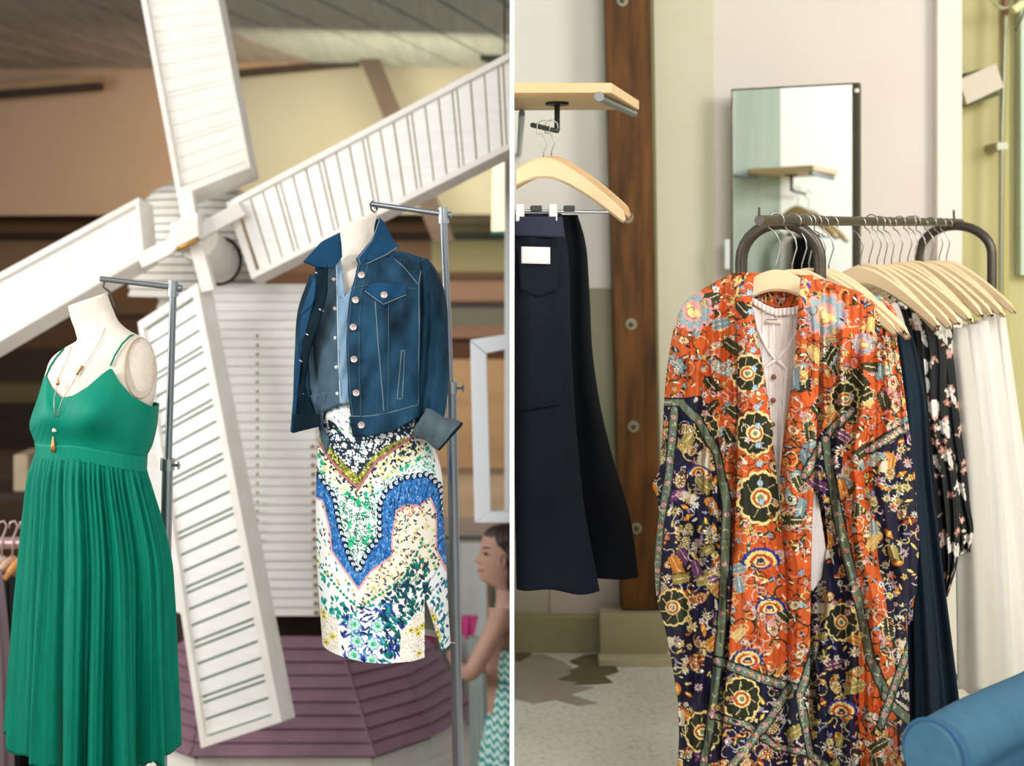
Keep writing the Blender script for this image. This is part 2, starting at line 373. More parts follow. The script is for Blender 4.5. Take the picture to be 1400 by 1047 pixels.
sail([(190, 270, 6.10), (197, 352, 6.10), (-90, 520, 5.9), (-90, 422, 5.9)], 22, gapf=.012, fr=(.10, .10, .02, .02), back=M_wf, skew=(11, 10))
sail([(243, 268, 6.10), (343, 228, 6.12), (285, -75, 5.9), (180, -75, 5.9)], 20, gapf=.03, fr=(.07, .05, .03, .02), back=M_wf, skew=(6, 15), planks=M_wh2)
sail([(191, 441, 6.12), (272, 388, 6.12), (387, 985, 5.86), (277, 1021, 5.86)], 30, fr=(.07, .10, .022, .02), back=M_gapg, gapf=.13, skew=(13, 5))
# spar beams, hub block and axle
def spar(a, b, w, t=.07):
    A, B = P(*a), P(*b); d = (B-A).normalized(); s = d.cross(Vector((0, 1, 0))).normalized()*w
    MB().slab([A-s, B-s, B+s, A+s], (0, t, 0)).build('sail_spar', M_wf, wm, bevel=.003)
spar((190, 357, 6.02), (262, 322, 6.02), .034); spar((268, 318, 6.04), (330, 285, 6.10), .034)
spar((252, 262, 6.02), (258, 300, 6.02), .034); spar((266, 330, 6.02), (284, 398, 6.06), .030)
hb = MB().slab([P(233, 345, 5.95), P(272, 326, 5.95), P(270, 290, 5.95), P(232, 306, 5.95)], (0, .14, 0)).build('hub_block', M_wf, wm, bevel=.006)
MB().tube([P(242, 341, 5.94), P(272, 326, 5.94)], .012, 8).build('hub_bolt', mat('brass_rod', 'b58a4a', .4, .8), wm, smooth=True)
MB().tube([P(268, 325, 6.10), P(300, 360, 6.6)], [.10, .10], 24).build('axle_drum', M_wf, wm, smooth='auto')
MB().tube([P(300, 357, 6.52)+Vector((.105*math.cos(t), .02*math.sin(t), .115*math.sin(t))) for t in np.linspace(0, 2*math.pi, 30, endpoint=False)], .009, 8, closed=True).build('axle_ring', mat('dark_iron', '33302c', .5, .6), wm, smooth=True)
# polygon clapboard walls: corner columns at two rows (px, Y) -> boards one by one
def siding(topc, botc, y0, y1, n, m, name, root, proud=.02, jitter=.002, nail=None):
    """topc/botc: list of corners (px,Y) at rows y0/y1; z taken from rows at the reference distance of each corner, level with Yref."""
    Yref = 6.62
    def pt(c, t, k):
        x = topc[k][0]*(1-t)+botc[k][0]*t; Y = topc[k][1]*(1-t)+botc[k][1]*t
        z = CZ-((y0*(1-t)+y1*t)-HY)*Yref/F
        return Vector(((x-700)*Y/F, Y, z))
    core = MB()
    for k in range(len(topc)-1):
        a, b, c, d = pt(0, 0, k), pt(0, 0, k+1), pt(0, 1, k+1), pt(0, 1, k)
        nn = (b-a).cross(d-a).normalized(); nn = nn if nn.y < 0 else -nn
        core.slab([d-nn*.012, c-nn*.012, b-nn*.012, a-nn*.012], -nn*.03)
    r = core.build(name, m[1], root)
    for i in range(n):
        t0, t1 = i/n+.02/n, (i+1)/n-.03/n
        for k in range(len(topc)-1):
            a, b, c, d = pt(0, t0, k), pt(0, t0, k+1), pt(0, t1, k+1), pt(0, t1, k)
            nn = (b-a).cross(d-a).normalized(); nn = nn if nn.y < 0 else -nn
            p = proud+rnd.uniform(-jitter, jitter)
            MB().hexa(d+nn*p, c+nn*p, b+nn*.004, a+nn*.004, d, c, b, a).build('board', m[0], r)
    return r
tower = siding([(222, 7.0), (290, 6.62), (428, 6.62), (455, 7.0)], [(176, 7.05), (258, 6.55), (437, 6.55), (560, 7.05)], 388, 836, 36, (M_wh, M_gap), 'tower', wm)
nl = MB()
for i in range(36):
    t = (i+.6)/36; xx = 428+(437-428)*t-5; zz = CZ-((388+(836-388)*t)-HY)*6.62/F
    if i > 16: nl.lathe([(.001, -.01), (.010, -.008), (.010, 0), (.001, .002)], ((xx-700)*6.53/F, 6.535, zz), 8, 'y')
    if 4 < i < 28: nl.lathe([(.001, -.01), (.007, -.008), (.007, 0), (.001, .002)], ((352-700)*6.53/F, 6.535, zz), 8, 'y')
nl.build('rusty_nails', mat('rust', 'b8863c', .8, c2='7c5426', scale=40), wm)['kind'] = 'stuff'
# rounded cap above the tower
capd = []
for i in range(15):
    t = i/14; r = .345*math.sqrt(max(0.0, 1-(1-t)**2*.96))
    capd.append((t, r))
cap_core = MB().lathe([(.05, 0), (.17, -.04), (.28, -.16), (.33, -.34), (.34, -.62)], tuple(P(272, 244, 6.95)), 24).build('cap', M_gap, wm, smooth=True)
cc = P(272, 244, 6.95)
prof = crv([(0, .06), (.04, .17), (.16, .28), (.34, .335), (.62, .345)])
for i in range(15):
    h0, h1 = .62*i/15+.003, .62*(i+1)/15-.003; r0, r1 = float(prof(h0)), float(prof(h1))
    bm = MB(); n = 20
    for k in range(n):
        a0, a1 = math.pi+math.pi*k/n, math.pi+math.pi*(k+1)/n
        f = lambda r, a, h: cc+Vector((r*math.cos(a), r*math.sin(a), -h))
        bm.hexa(f(r1+.016, a0, h1), f(r1+.016, a1, h1), f(r0+.004, a1, h0), f(r0+.004, a0, h0), f(r1, a0, h1), f(r1, a1, h1), f(r0, a1, h0), f(r0, a0, h0))
    bm.build('board', M_wh2, cap_core)
# dark recess, purple skirt roof and white base
M_pur = mat('purple_board', '93707f', .5, c2='80606e', scale=6, stretch=(1, 1, 3), amount=.3, bump=.2, bscale=20)
M_purd = mat('purple_shadow_gap', '3c2831', .8)
MB().slab([P(215, 885, 6.75), P(520, 885, 6.75), P(520, 834, 6.75), P(215, 834, 6.75)], (0, .1, 0)).build('recess_board', mat('dark_brown_board', '35271f', .8), wm)
roof = siding([(216, 7.0), (300, 6.60), (462, 6.60), (528, 6.75), (560, 7.0)], [(90, 7.0), (262, 6.36), (513, 6.36), (590, 6.62), (652, 7.0)], 868, 1008, 9, (M_pur, M_purd), 'skirt_roof', wm, proud=.02)
MB().tube([P(560, 868, 6.98), P(653, 1002, 6.98)], .018, 6).build('roof_edge_trim', mat('pinkish_white_trim', 'd8c8c8', .6), wm)
MB().tube([P(462, 872, 6.585), P(513, 1035, 6.345)], .007, 6).build('roof_hip', M_pur, wm)
siding([(120, 7.0), (270, 6.48), (508, 6.48), (585, 6.72), (655, 7.1)], [(120, 7.0), (270, 6.48), (508, 6.48), (585, 6.72), (655, 7.1)], 1010, 1150, 8, (M_wh2, M_gap), 'base', wm)
# ------------------------------------------------------------------ canvas for flat textile print (drawn in garment coordinates)
class Canvas:
    def __init__(s, x0, y0, x1, y1, base, k=2):
        s.x0, s.y0, s.k = x0, y0, k; s.a = np.empty((int((y1-y0)*k), int((x1-x0)*k), 3)); s.a[:] = hx(base)
    def win(s, x0, y0, x1, y1):
        i0 = max(0, int((y0-s.y0)*s.k)); i1 = min(s.a.shape[0], int((y1-s.y0)*s.k)+2)
        j0 = max(0, int((x0-s.x0)*s.k)); j1 = min(s.a.shape[1], int((x1-s.x0)*s.k)+2)
        if i1 <= i0 or j1 <= j0: return None
        yy, xx = np.mgrid[i0:i1, j0:j1]
        return (slice(i0, i1), slice(j0, j1)), xx/s.k+s.x0, yy/s.k+s.y0
    def ell(s, x, y, rx, ry, c, rot=0):
        R = max(rx, ry)+1; w = s.win(x-R, y-R, x+R, y+R)
        if w is None: return
        sl, X_, Y_ = w; dx, dy = X_-x, Y_-y; ca, sa = math.cos(rot), math.sin(rot)
        m = ((dx*ca+dy*sa)/rx)**2+((-dx*sa+dy*ca)/ry)**2 < 1
        s.a[sl][m] = hx(c)
    def leaf(s, x, y, L, W, c, rot=0):
        w = s.win(x-L, y-L, x+L, y+L)
        if w is None: return
        sl, X_, Y_ = w; dx, dy = X_-x, Y_-y; ca, sa = math.cos(rot), math.sin(rot)
        a, b = dx*ca+dy*sa, -dx*sa+dy*ca
        s.a[sl][(np.abs(a) < L) & (np.abs(b) < W*(1-(a/L)**2))] = hx(c)
    def line(s, pts, wd, c):
        for (x0, y0), (x1, y1) in zip(pts[:-1], pts[1:]):
            w = s.win(min(x0, x1)-wd, min(y0, y1)-wd, max(x0, x1)+wd, max(y0, y1)+wd)
            if w is None: continue
            sl, X_, Y_ = w; dx, dy = x1-x0, y1-y0; l2 = dx*dx+dy*dy+1e-9
            t = np.clip(((X_-x0)*dx+(Y_-y0)*dy)/l2, 0, 1)
            s.a[sl][np.hypot(X_-x0-t*dx, Y_-y0-t*dy) < wd/2] = hx(c)
    def poly(s, pts, c):
        p = np.array(pts, float); w = s.win(p[:, 0].min(), p[:, 1].min(), p[:, 0].max(), p[:, 1].max())
        if w is None: return
        sl, X_, Y_ = w; m = inside(pts, X_, Y_); s.a[sl][m] = hx(c)
    def curl(s, x, y, r, c, wd, rot=0, turns=.8, sgn=1):
        t = np.linspace(0, 1, 14); an = rot+sgn*t*turns*2*math.pi; rr = r*(1-.75*t)
        s.line(list(zip(x+rr*np.cos(an), y+rr*np.sin(an))), wd, c)
    def flower(s, x, y, r, c, cc, n=5, out=None, rot=0):
        for o, col in ((1.3, out), (1, c)):
            if col is None: continue
            for k in range(n):
                a = rot+k*2*math.pi/n; s.ell(x+r*.62*math.cos(a), y+r*.62*math.sin(a), r*.48*o, r*.33*o, col, a)
        s.ell(x, y, r*.3, r*.3, cc)
    def daisy(s, x, y, r, c, cc, n=9, out=None):
        for o, col in ((1.25, out), (1, c)):
            if col is None: continue
            for k in range(n):
                a = k*2*math.pi/n; s.leaf(x+r*.6*math.cos(a), y+r*.6*math.sin(a), r*.45*o, r*.17*o, col, a)
        s.ell(x, y, r*.28, r*.28, cc)
    def sample(s, px, py, front=None):
        i = np.clip(((py-s.y0)*s.k).astype(int), 0, s.a.shape[0]-1); j = np.clip(((px-s.x0)*s.k).astype(int), 0, s.a.shape[1]-1)
        c = s.a[i, j].copy()
        return c
def inside(pts, X_, Y_):
    m = np.zeros(np.shape(X_), bool); n = len(pts)
    for i in range(n):
        x0, y0 = pts[i]; x1, y1 = pts[(i+1) % n]
        if y0 == y1: continue
        m ^= ((Y_ >= min(y0, y1)) & (Y_ < max(y0, y1)) & (X_ < (x1-x0)*(Y_-y0)/(y1-y0)+x0))
    return m
def gs(x, c, w): return np.exp(-((x-c)/w)**2)
# ------------------------------------------------------------------ mannequin display stands
M_st = mat('brushed_steel', '8f969b', .32, .9, bump=.05, bscale=200); M_st2 = mat('steel_collar', 'a4a9ab', .3, .9)
M_linen = mat('cream_linen', 'e6ddd0', .9, c2='dbcfbe', scale=60, amount=.3, bump=.35, bscale=420)
M_hw = mat('dark_hook_metal', '4c4a48', .4, .8)
def stand(label, top, mid, bot, armtip, Y, hook):
    fx, fz = (bot[0]+(bot[0]-mid[0])/(bot[1]-mid[1])*700), None
    foot = P(*mid, Y); b = P(*bot, Y); d = (b-foot).normalized(); k = (FZ-foot.z)/d.z; foot_pt = foot+d*k
    r = empty('mannequin_stand', (foot_pt.x, foot_pt.y, FZ), label, 'display stand', 'steel stands with an arm for a mannequin')
    MB().tube([foot_pt+Vector((0, 0, .02)), P(*mid, Y)], .0155, 20).build('outer_pole', M_st, r, smooth='auto')
    MB().tube([P(mid[0], mid[1]+30, Y), P(*top, Y)], .0105, 16).build('inner_pole', M_st, r, smooth='auto')
    u = (P(*top, Y)-P(*mid, Y)).normalized(); m = P(*mid, Y)
    c = MB().tube([m-u*.012, m+u*.022], .0205, 20).build('height_collar', M_st2, r, smooth='auto')
    MB().tube([m+Vector((.015, -.01, .004)), m+Vector((.040, -.016, .004))], .004, 8).tube([m+Vector((.036, -.016, -.007)), m+Vector((.036, -.016, .015))], .0035, 8).build('clamp_screw', M_st2, c, smooth='auto')
    t = P(*top, Y)
    MB().tube([t-u*.028, t+u*.018], .0155, 20).build('top_collar', M_st2, r, smooth='auto')
    MB().tube([P(*armtip, Y-.02), t+Vector((.022, 0, -.004))], .0078, 14).tube([t+Vector((.014, 0, -.004)), t+Vector((.024, 0, -.005))], .0105, 12).build('arm', M_st, r, smooth='auto')
    MB().tube([P(x, y, Y-.02) for x, y in hook], .003, 8).build('hanging_hook', M_hw, r, smooth=True)
    MB().lathe([(.0, 0), (.20, 0), (.20, .012), (.03, .022), (.0, .022)], (foot_pt.x, foot_pt.y, FZ), 40).build('base_plate', M_st, r, smooth='auto')
    return r
stand('steel stand with side arm holding the green dress mannequin', (237, 392), (229, 637), (221, 1047), (137, 381), 3.78,
      [(141, 378), (139, 383), (143, 386), (141, 392), (146, 396), (150, 399), (153, 408), (157, 418), (158, 428)])
stand('steel stand with side arm holding the denim jacket mannequin', (606, 292), (617, 532), (626, 1047), (508, 279), 3.80,
      [(510, 275), (506, 279), (508, 287), (513, 291), (516, 286), (511, 279)])
YM = 3.62
# --- mannequin under the dress
m1 = empty('mannequin_torso', P(130, 640, YM), 'cream linen torso wearing the long green dress', 'mannequin', 'headless linen torsos on stands')
tL = crv([(409, 93), (430, 97), (455, 104), (466, 104), (474, 91), (485, 75), (510, 62), (540, 56), (560, 51), (600, 56), (640, 58)])
tR = crv([(409, 146), (430, 155), (446, 165), (455, 178), (462, 195), (474, 207), (490, 213), (515, 215), (540, 212), (560, 207), (600, 199), (640, 192)])
tD = crv([(409, .052), (446, .055), (470, .085), (520, .105), (640, .10)])
slant = lambda px, rr, th, u: (0*px, 0*px, -19*(u-.5)*np.clip((470-rr)/60, 0, 1)+0*px)
body1 = tubecloth('torso_form', tL, tR, 409, 640, YM, tD, M_linen, m1, 64, 70, fold=slant, caps=True)
bot_cap = None
def D1(px, py):
    c, a = (tL(py)+tR(py))/2, (tR(py)-tL(py))/2
    return YM-tD(py)*np.sqrt(np.clip(1-((px-c)/a)**2, 0, 1))
ring = [(192+21*math.cos(t)+0*t, 503+41*math.sin(t)) for t in np.linspace(0, 2*math.pi, 40, endpoint=False)]
ringp = [tuple(PP(min(x, 213.0), y, float(D1(np.array(min(x, 211.0)), np.array(y)))-.006)) for x, y in ring]
MB().tube(ringp, .0018, 6, closed=True).build('arm_seam', mat('linen_seam', 'b9a88f', .8), m1, smooth=True)
MB().add(ringp, [tuple(range(40))]).build('arm_plate', mat('linen_arm_plate', 'cfc3b2', .9, c2='c4b6a2', scale=60, bump=.3, bscale=400), m1)
# --- green dress
M_gr = mat('green_chiffon', '007c63', .6, c2='006b55', scale=14, stretch=(8, 8, .6), sheen=.0, bump=.35, bscale=120, bstretch=(6, 6, 1), spec=.12)
M_gr2 = mat('green_satin_bodice', '00785f', .55, c2='008068', scale=8, spec=.15, bump=.1, bscale=300)
dr = empty('green_dress', P(125, 1000, YM), 'long emerald green dress with thin straps and pleated skirt', 'dress')
bL = crv([(500, 60), (520, 53), (540, 45), (560, 41), (580, 44), (605, 49), (625, 49)])
bR = crv([(500, 217), (550, 213), (580, 207), (605, 199), (625, 199)])
neck_x = [38, 50, 63, 70, 84, 100, 120, 140, 150, 154, 162, 180, 208, 220]; neck_y = [548, 530, 512, 526, 539, 535, 523, 506, 499, 500, 515, 536, 553, 553]
def bod(px, rr, th, u):
    front = np.sin(th) > -.02
    nk = np.where(front, np.interp(px, neck_x, neck_y), 552)
    t = (rr-500)/(618-500); wl = 606+4*np.abs(u-.35)**1.5*10+10*u
    py = nk+(wl-nk)*t
    b = -(.034*gs(px, 64, 20)*gs(py, 560, 26)+.045*gs(px, 122, 30)*gs(py, 556, 30))*front
    w = .0016*np.sin(px*.9+py*.25)*gs(py, 590, 20)+.002*gs((px-118)-(py-545)*-.4, 0, 3)*gs(py, 545, 14)
    return 0*px, b+w*front, py-rr
bD = crv([(500, .118), (560, .128), (600, .115), (625, .115)])
tubecloth('bodice', bL, bR, 500, 618, YM, bD, M_gr2, dr, 160, 60, fold=bod, thick=.003)
tubecloth('waistband', crv([(600, 48), (622, 50)]), crv([(600, 201), (622, 200)]), 600, 622, YM, crv([(600, .121), (622, .122)]), M_gr2, dr, 120, 8,
          fold=lambda px, rr, th, u: (0*px, .0015*np.sin(px*.7), 3*np.abs(u-.35)**1.5*10+8*u-2+0*px), thick=.004)
sL = crv([(612, 50), (650, 42), (700, 37), (800, 30), (900, 25), (980, 22), (1030, 21)])
sR = crv([(612, 198), (640, 203), (700, 218), (760, 229), (800, 231), (900, 233), (1000, 235), (1030, 235)])
sD = crv([(612, .118), (700, .16), (850, .21), (1030, .25)])
ph = nr.uniform(0, 6.28, 8)
def pleat(th, t):
    w = th+.05*np.sin(3*th+ph[0])+.025*np.sin(7*th+ph[1]+t*2)
    fine = np.sin(62*w+ph[2]+.8*np.sin(9*w)); mid = np.sin(31*w+ph[3]+1.0*np.sin(5*w)); big = np.sin(15*w+ph[4]+.7*np.sin(4*w+t))
    sh = lambda s: np.sign(s)*np.abs(s)**.7
    return sh(fine)*(.0042*(1-t)+.0016), sh(mid)*(.0035+.008*t), big*(.003+.030*t)
def skirtfold(px, rr, th, u):
    t = (rr-612)/(1030-612); a, b, c = pleat(th, t); d = a+b+c
    top = 3*np.abs(u-.35)**1.5*10+9*u-4
    hem = 9*gs(u, .38, .13)-4+5*np.sin(9*th+ph[5])+4*np.sin(23*th+ph[6])-10*(np.sin(th) < 0)
    s = np.sin(th); cth = np.cos(th)
    d = d*np.clip((rr-611)/34, 0.04, 1)
    return -cth*d*500*.8, -s*d, top*(1-t)**3+hem*np.clip(t, 0, 1)**8
tubecloth('pleated_skirt', sL, sR, 612, 1016, YM, sD, M_gr, dr, 900, 90, fold=skirtfold, thick=.002)
tubecloth('underskirt', lambda r: sL(r)+14, lambda r: sR(r)-14, 640, 1030, YM, lambda r: sD(r)-.03, mat('green_lining', '005c44', .7), dr, 200, 30,
          fold=lambda px, rr, th, u: (0*px, .012*np.sin(18*th)*np.clip((rr-640)/300, 0, 1), np.clip((rr-900)/130, 0, 1)*(30*gs(u, .42, .09)-10)))
for pts in ([(63, 514), (69, 500), (77, 488), (87, 477)], [(151, 500), (157, 486), (167, 470), (178, 459), (187, 457)]):
    MB().tube(line3(densify(pts, 3), D1, .005), .0026, 8).build('shoulder_strap', M_gr2, dr, smooth=True)
# --- necklace
nkl = empty('necklace', P(75, 610, YM-.14), 'long fine gold chain necklace with drop pendant over the green dress', 'necklace')
M_gold = mat('antique_gold', 'b98d5e', .35, .8); M_chain = mat('pinkish_gold_chain', 'b59a8c', .4, .7)
def DB(px, py):
    d = D1(px, np.minimum(py, 640.))
    c, a = (bL(py)+bR(py))/2, (bR(py)-bL(py))/2
    d2 = YM-bD(py)*np.sqrt(np.clip(1-((px-c)/a)**2, 0, 1))-(.034*gs(px, 64, 20)*gs(py, 560, 26)+.045*gs(px, 122, 30)*gs(py, 556, 30))
    return np.where(py > 520, np.minimum(d, d2), d)
for pts in ([(98, 474), (92, 490), (84, 508), (79, 522), (74, 545), (74, 566), (75, 582)], [(144, 448), (136, 468), (122, 490), (109, 508), (98, 526), (84, 548), (78, 568), (75, 582)]):
    MB().tube(line3(densify(pts, 4), DB, .006), .0011, 6).build('chain', M_chain, nkl, smooth=True)
MB().tube(line3(densify([(112, 500), (105, 512)], 3), DB, .008), .0035, 8).build('arrow_charm', M_gold, nkl, smooth=True)
def drop(cx, y0, y1, w, name, m, p, r):
    pr = [(0, y0), (.35, y0+(y1-y0)*.25), (.8, y0+(y1-y0)*.6), (1, y0+(y1-y0)*.78), (.6, y0+(y1-y0)*.95), (0, y1)]
    Yd = float(DB(np.array(float(cx)), np.array(float((y0+y1)/2))))-.012; c = P(cx, 0, Yd)
    bm = MB().lathe([(max(.0004, a*w), P(0, y, Yd).z) for a, y in pr[::-1]], (c.x, Yd, 0), 14)
    return bm.build(name, m, p, smooth=True)
drop(79, 515, 527, .006, 'teardrop_charm', M_gold, nkl, 1); drop(74.5, 581, 591, .007, 'white_bead', mat('pearl_bead', 'e9dccb', .3), nkl, 1)
drop(73, 592, 619, .008, 'drop_pendant', M_gold, nkl, 1)
# --- mannequin under the denim jacket
m2 = empty('mannequin_torso', P(505, 600, YM), 'cream linen torso wearing the denim jacket and printed skirt', 'mannequin', 'headless linen torsos on stands')
uL = crv([(298, 463), (330, 465), (346, 465), (360, 452), (380, 440), (420, 434), (480, 436), (545, 446), (600, 442)])
uR = crv([(298, 516), (330, 512), (346, 520), (356, 545), (372, 562), (420, 572), (480, 566), (545, 556), (600, 584)])
uD = crv([(298, .05), (340, .055), (370, .085), (440, .115), (545, .10), (600, .11)])
tubecloth('torso_form', uL, uR, 300, 600, YM, uD, M_linen, m2, 64, 60, fold=lambda px, rr, th, u: (0*px, 0*px, -20*(u-.5)*np.clip((345-rr)/45, 0, 1)+0*px), caps=True)
def D2(px, py, g=0.0):
    L, R = uL(py)-g, uR(py)+g; c, a = (L+R)/2, (R-L)/2
    return YM-(uD(py)+g*.0022)*np.sqrt(np.clip(1-((px-c)/a)**2, 0, 1))
# chambray shirt
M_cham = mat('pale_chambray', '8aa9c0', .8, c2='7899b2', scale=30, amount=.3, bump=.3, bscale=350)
M_chamd = mat('shaded_chambray', '4e6675', .85, c2='445a68', spec=.15, scale=25, amount=.3, bump=.3, bscale=350)  # shadow on the shirt's left front, painted in as a greyer chambray
sh = empty('chambray_shirt', P(470, 560, YM), 'pale blue chambray shirt open at the neck under the denim jacket', 'shirt')
DS = lambda px, py: D2(px, py, 8)
wr = lambda px, py: .003*np.sin((px+py*.35)*.32)+.002*np.sin((px-py*.8)*.2)
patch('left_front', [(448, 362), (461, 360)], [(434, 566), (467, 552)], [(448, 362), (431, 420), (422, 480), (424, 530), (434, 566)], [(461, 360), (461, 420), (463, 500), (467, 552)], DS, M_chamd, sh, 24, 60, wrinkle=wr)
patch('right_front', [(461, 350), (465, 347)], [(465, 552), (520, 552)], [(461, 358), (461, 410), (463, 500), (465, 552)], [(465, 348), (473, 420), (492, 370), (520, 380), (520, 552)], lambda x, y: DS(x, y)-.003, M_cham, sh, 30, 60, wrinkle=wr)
MB().tube(line3(densify([(460, 362), (461, 410), (463, 500), (466, 550)], 4), DS, .006), .0016, 6).build('placket_edge', mat('chambray_stitch', 'c8d6df', .8), sh, smooth=True)
for y in (382, 422, 462, 502, 538):
    c = PP(456+(y-382)*.035, y, float(DS(np.array(456.), np.array(float(y))))-.009); MB().lathe([(.001, -.002), (.0055, -.001), (.005, .002)], tuple(c), 12, 'y').build('button', mat('shirt_button', 'd7d0ca', .4), sh, smooth=True)
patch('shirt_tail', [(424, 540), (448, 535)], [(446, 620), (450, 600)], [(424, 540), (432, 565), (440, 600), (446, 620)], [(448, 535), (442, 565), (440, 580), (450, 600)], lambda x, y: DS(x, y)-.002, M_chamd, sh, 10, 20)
# denim jacket
M_den = mat('dark_denim', '0e1c27', .85, c2='27506a', scale=9, stretch=(1.5, 1, .6), amount=.2, bump=.4, bscale=260, spec=.12, detail=6)
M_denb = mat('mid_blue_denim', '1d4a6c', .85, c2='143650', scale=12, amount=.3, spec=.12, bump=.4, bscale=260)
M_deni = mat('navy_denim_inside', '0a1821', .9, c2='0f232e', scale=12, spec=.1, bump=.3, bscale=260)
M_cuff = mat('grey_denim_reverse', '5c6d72', .85, c2='43545a', scale=14, stretch=(1, 1, .5), amount=.25, bump=.4, bscale=240)
M_stch = mat('faded_seam', '355266', .8); M_stch2 = mat('pale_seam', '6d7f86', .8)
jk = empty('denim_jacket', P(510, 590, YM), 'dark blue denim jacket open over pale shirt with one rolled cuff', 'jacket')
DJ = lambda px, py: D2(px, np.clip(py, 346., 600.), 24)-.012
jw = lambda px, py: .0035*np.sin((px*.6+py*.35)*.3)+.0025*np.sin((px-py)*.17+1)+.0015*np.sin(px*.8)*gs(py, 590, 40)
edgeL = [(432, 364), (428, 407), (412, 470), (405, 537), (400, 592)]
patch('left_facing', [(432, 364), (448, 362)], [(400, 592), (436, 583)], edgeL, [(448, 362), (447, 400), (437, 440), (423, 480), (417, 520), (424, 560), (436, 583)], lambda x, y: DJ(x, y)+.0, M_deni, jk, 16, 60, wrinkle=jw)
patch('left_front', [(430, 372), (434, 366)], [(397, 590), (402, 592)], [(428, 384), (414, 424), (409, 462), (402, 530), (397, 590)], [(434, 366), (430, 407), (414, 470), (407, 537), (402, 592)], lambda x, y: DJ(x, y)-.004, M_denb, jk, 12, 60)
patch('pocket_flap', [(413, 424), (430, 408)], [(411, 432), (427, 417)], [(413, 424), (411, 432)], [(430, 408), (427, 417)], lambda x, y: DJ(x, y)-.010, M_denb, jk, 8, 5)
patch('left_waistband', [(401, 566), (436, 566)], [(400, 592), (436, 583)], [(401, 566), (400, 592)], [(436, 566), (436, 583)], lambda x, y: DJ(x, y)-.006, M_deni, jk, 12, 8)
for x, y in ((434, 374), (439, 424), (421, 458), (412, 494), (412, 537), (406, 580)):
    c = PP(x, y, float(DJ(np.array(float(x)), np.array(float(y))))-.007)
    MB().slab([c+Vector((-.006, 0, .002)), c+Vector((.006, 0, -.004)), c+Vector((.006, 0, -.001)), c+Vector((-.006, 0, .005))], (0, .003, 0)).build('buttonhole', mat('buttonhole_thread', 'b9c8cf', .7), jk)
rl = [(489, 362), (484, 385), (478, 410), (475, 440), (474, 483), (477, 543), (483, 597)]
patch('right_front', [(489, 362), (520, 346), (548, 343), (580, 353)], [(483, 597), (505, 596), (535, 590), (573, 569)], rl, [(580, 353), (574, 390), (574, 437), (573, 500), (573, 569)], DJ, M_den, jk, 70, 120, thick=.006, wrinkle=jw)
for name, pts, m in (('placket_seam', [(503, 362), (494, 400), (491, 450), (491, 510), (494, 570)], M_stch), ('princess_seam', [(513, 412), (517, 470), (525, 562)], M_stch2), ('princess_seam', [(531, 412), (531, 480), (530, 563)], M_stch),
      ('yoke_seam', [(480, 394), (500, 390), (530, 392), (572, 395)], M_stch), ('yoke_seam', [(531, 347), (552, 365), (572, 389)], M_stch2), ('waist_seam', [(478, 569), (500, 569), (525, 566), (572, 553)], M_stch2),
      ('welt_pocket', [(553, 479), (549, 479), (543, 545), (550, 545), (553, 479)], M_stch2), ('armhole_seam', [(578, 354), (572, 390), (573, 437), (572, 500), (572, 552)], M_stch2), ('front_edge_seam', [(x+2.5, y) for x, y in rl], M_stch),
      ('hem_seam', [(485, 594), (505, 593), (535, 587), (571, 567)], M_stch)):
    MB().tube([Vector(p) for p in line3(densify(pts, 4), lambda x, y: DJ(x, y)+jw(x, y), .0045)], .0014, 5).build(name, m, jk, smooth=True)
fl = patch('pocket_flap', [(499, 397), (510, 387), (530, 386), (556, 390)], [(499, 397), (524, 416), (555, 402)], [(499, 397), (499, 398)], [(556, 390), (555, 402)], lambda x, y: DJ(x, y)+jw(x, y)-.008, M_denb, jk, 24, 8)
MB().tube(line3(densify([(499, 398), (524, 416), (555, 403)], 3), lambda x, y: DJ(x, y)+jw(x, y), .013), .0013, 5).build('flap_stitch', M_stch2, fl, smooth=True)
patch('waistband', [(478, 570), (500, 570), (525, 566), (572, 554)], [(483, 597), (505, 596), (535, 590), (573, 569)], [(478, 570), (483, 597)], [(572, 554), (573, 569)], lambda x, y: DJ(x, y)+jw(x, y)-.005, M_den, jk, 40, 10)
M_btn = mat('pinkish_metal_button', 'cdb9b2', .35, .6)
for x, y in ((494, 376), (486, 410), (483, 447), (484, 491), (487, 537), (494, 581), (525, 403)):
    c = PP(x, y, float(DJ(np.array(float(x)), np.array(float(y))))-.014)
    MB().lathe([(.004, .006), (.0088, .003), (.0092, -.001), (.0078, -.003), (.0060, -.0022), (.001, -.002)], tuple(c), 18, 'y').build('button', M_btn, jk, smooth='auto')
# collar halves
cb = lambda x, y: 3.50-.02*np.sin((x-y)*.05)
patch('collar', [(464, 318), (440, 330), (415, 357)], [(467, 352), (455, 367), (434, 365)], [(464, 318), (466, 335), (467, 352)], [(415, 357), (424, 361), (434, 365)], cb, M_denb, jk, 24, 20, thick=.008)
patch('collar', [(519, 298), (525, 304)], [(488, 354), (493, 367), (528, 350), (545, 338)], [(519, 298), (508, 328), (488, 354)], [(525, 304), (535, 325), (545, 338)], lambda x, y: 3.52-.03*gs(x, 510, 25), M_denb, jk, 24, 40, thick=.010)
MB().tube([tuple(PP(x, y, 3.478)) for x, y in densify([(519, 300), (509, 328), (490, 353), (494, 364), (528, 348), (543, 338)], 4)], .0012, 5).build('collar_stitch', M_stch2, jk, smooth=True)
patch('inner_collar', [(465, 318), (490, 305), (519, 299)], [(464, 345), (490, 350), (512, 345)], [(465, 318), (464, 345)], [(519, 299), (512, 345)], lambda x, y: 3.70+0*x, M_deni, jk, 16, 10)
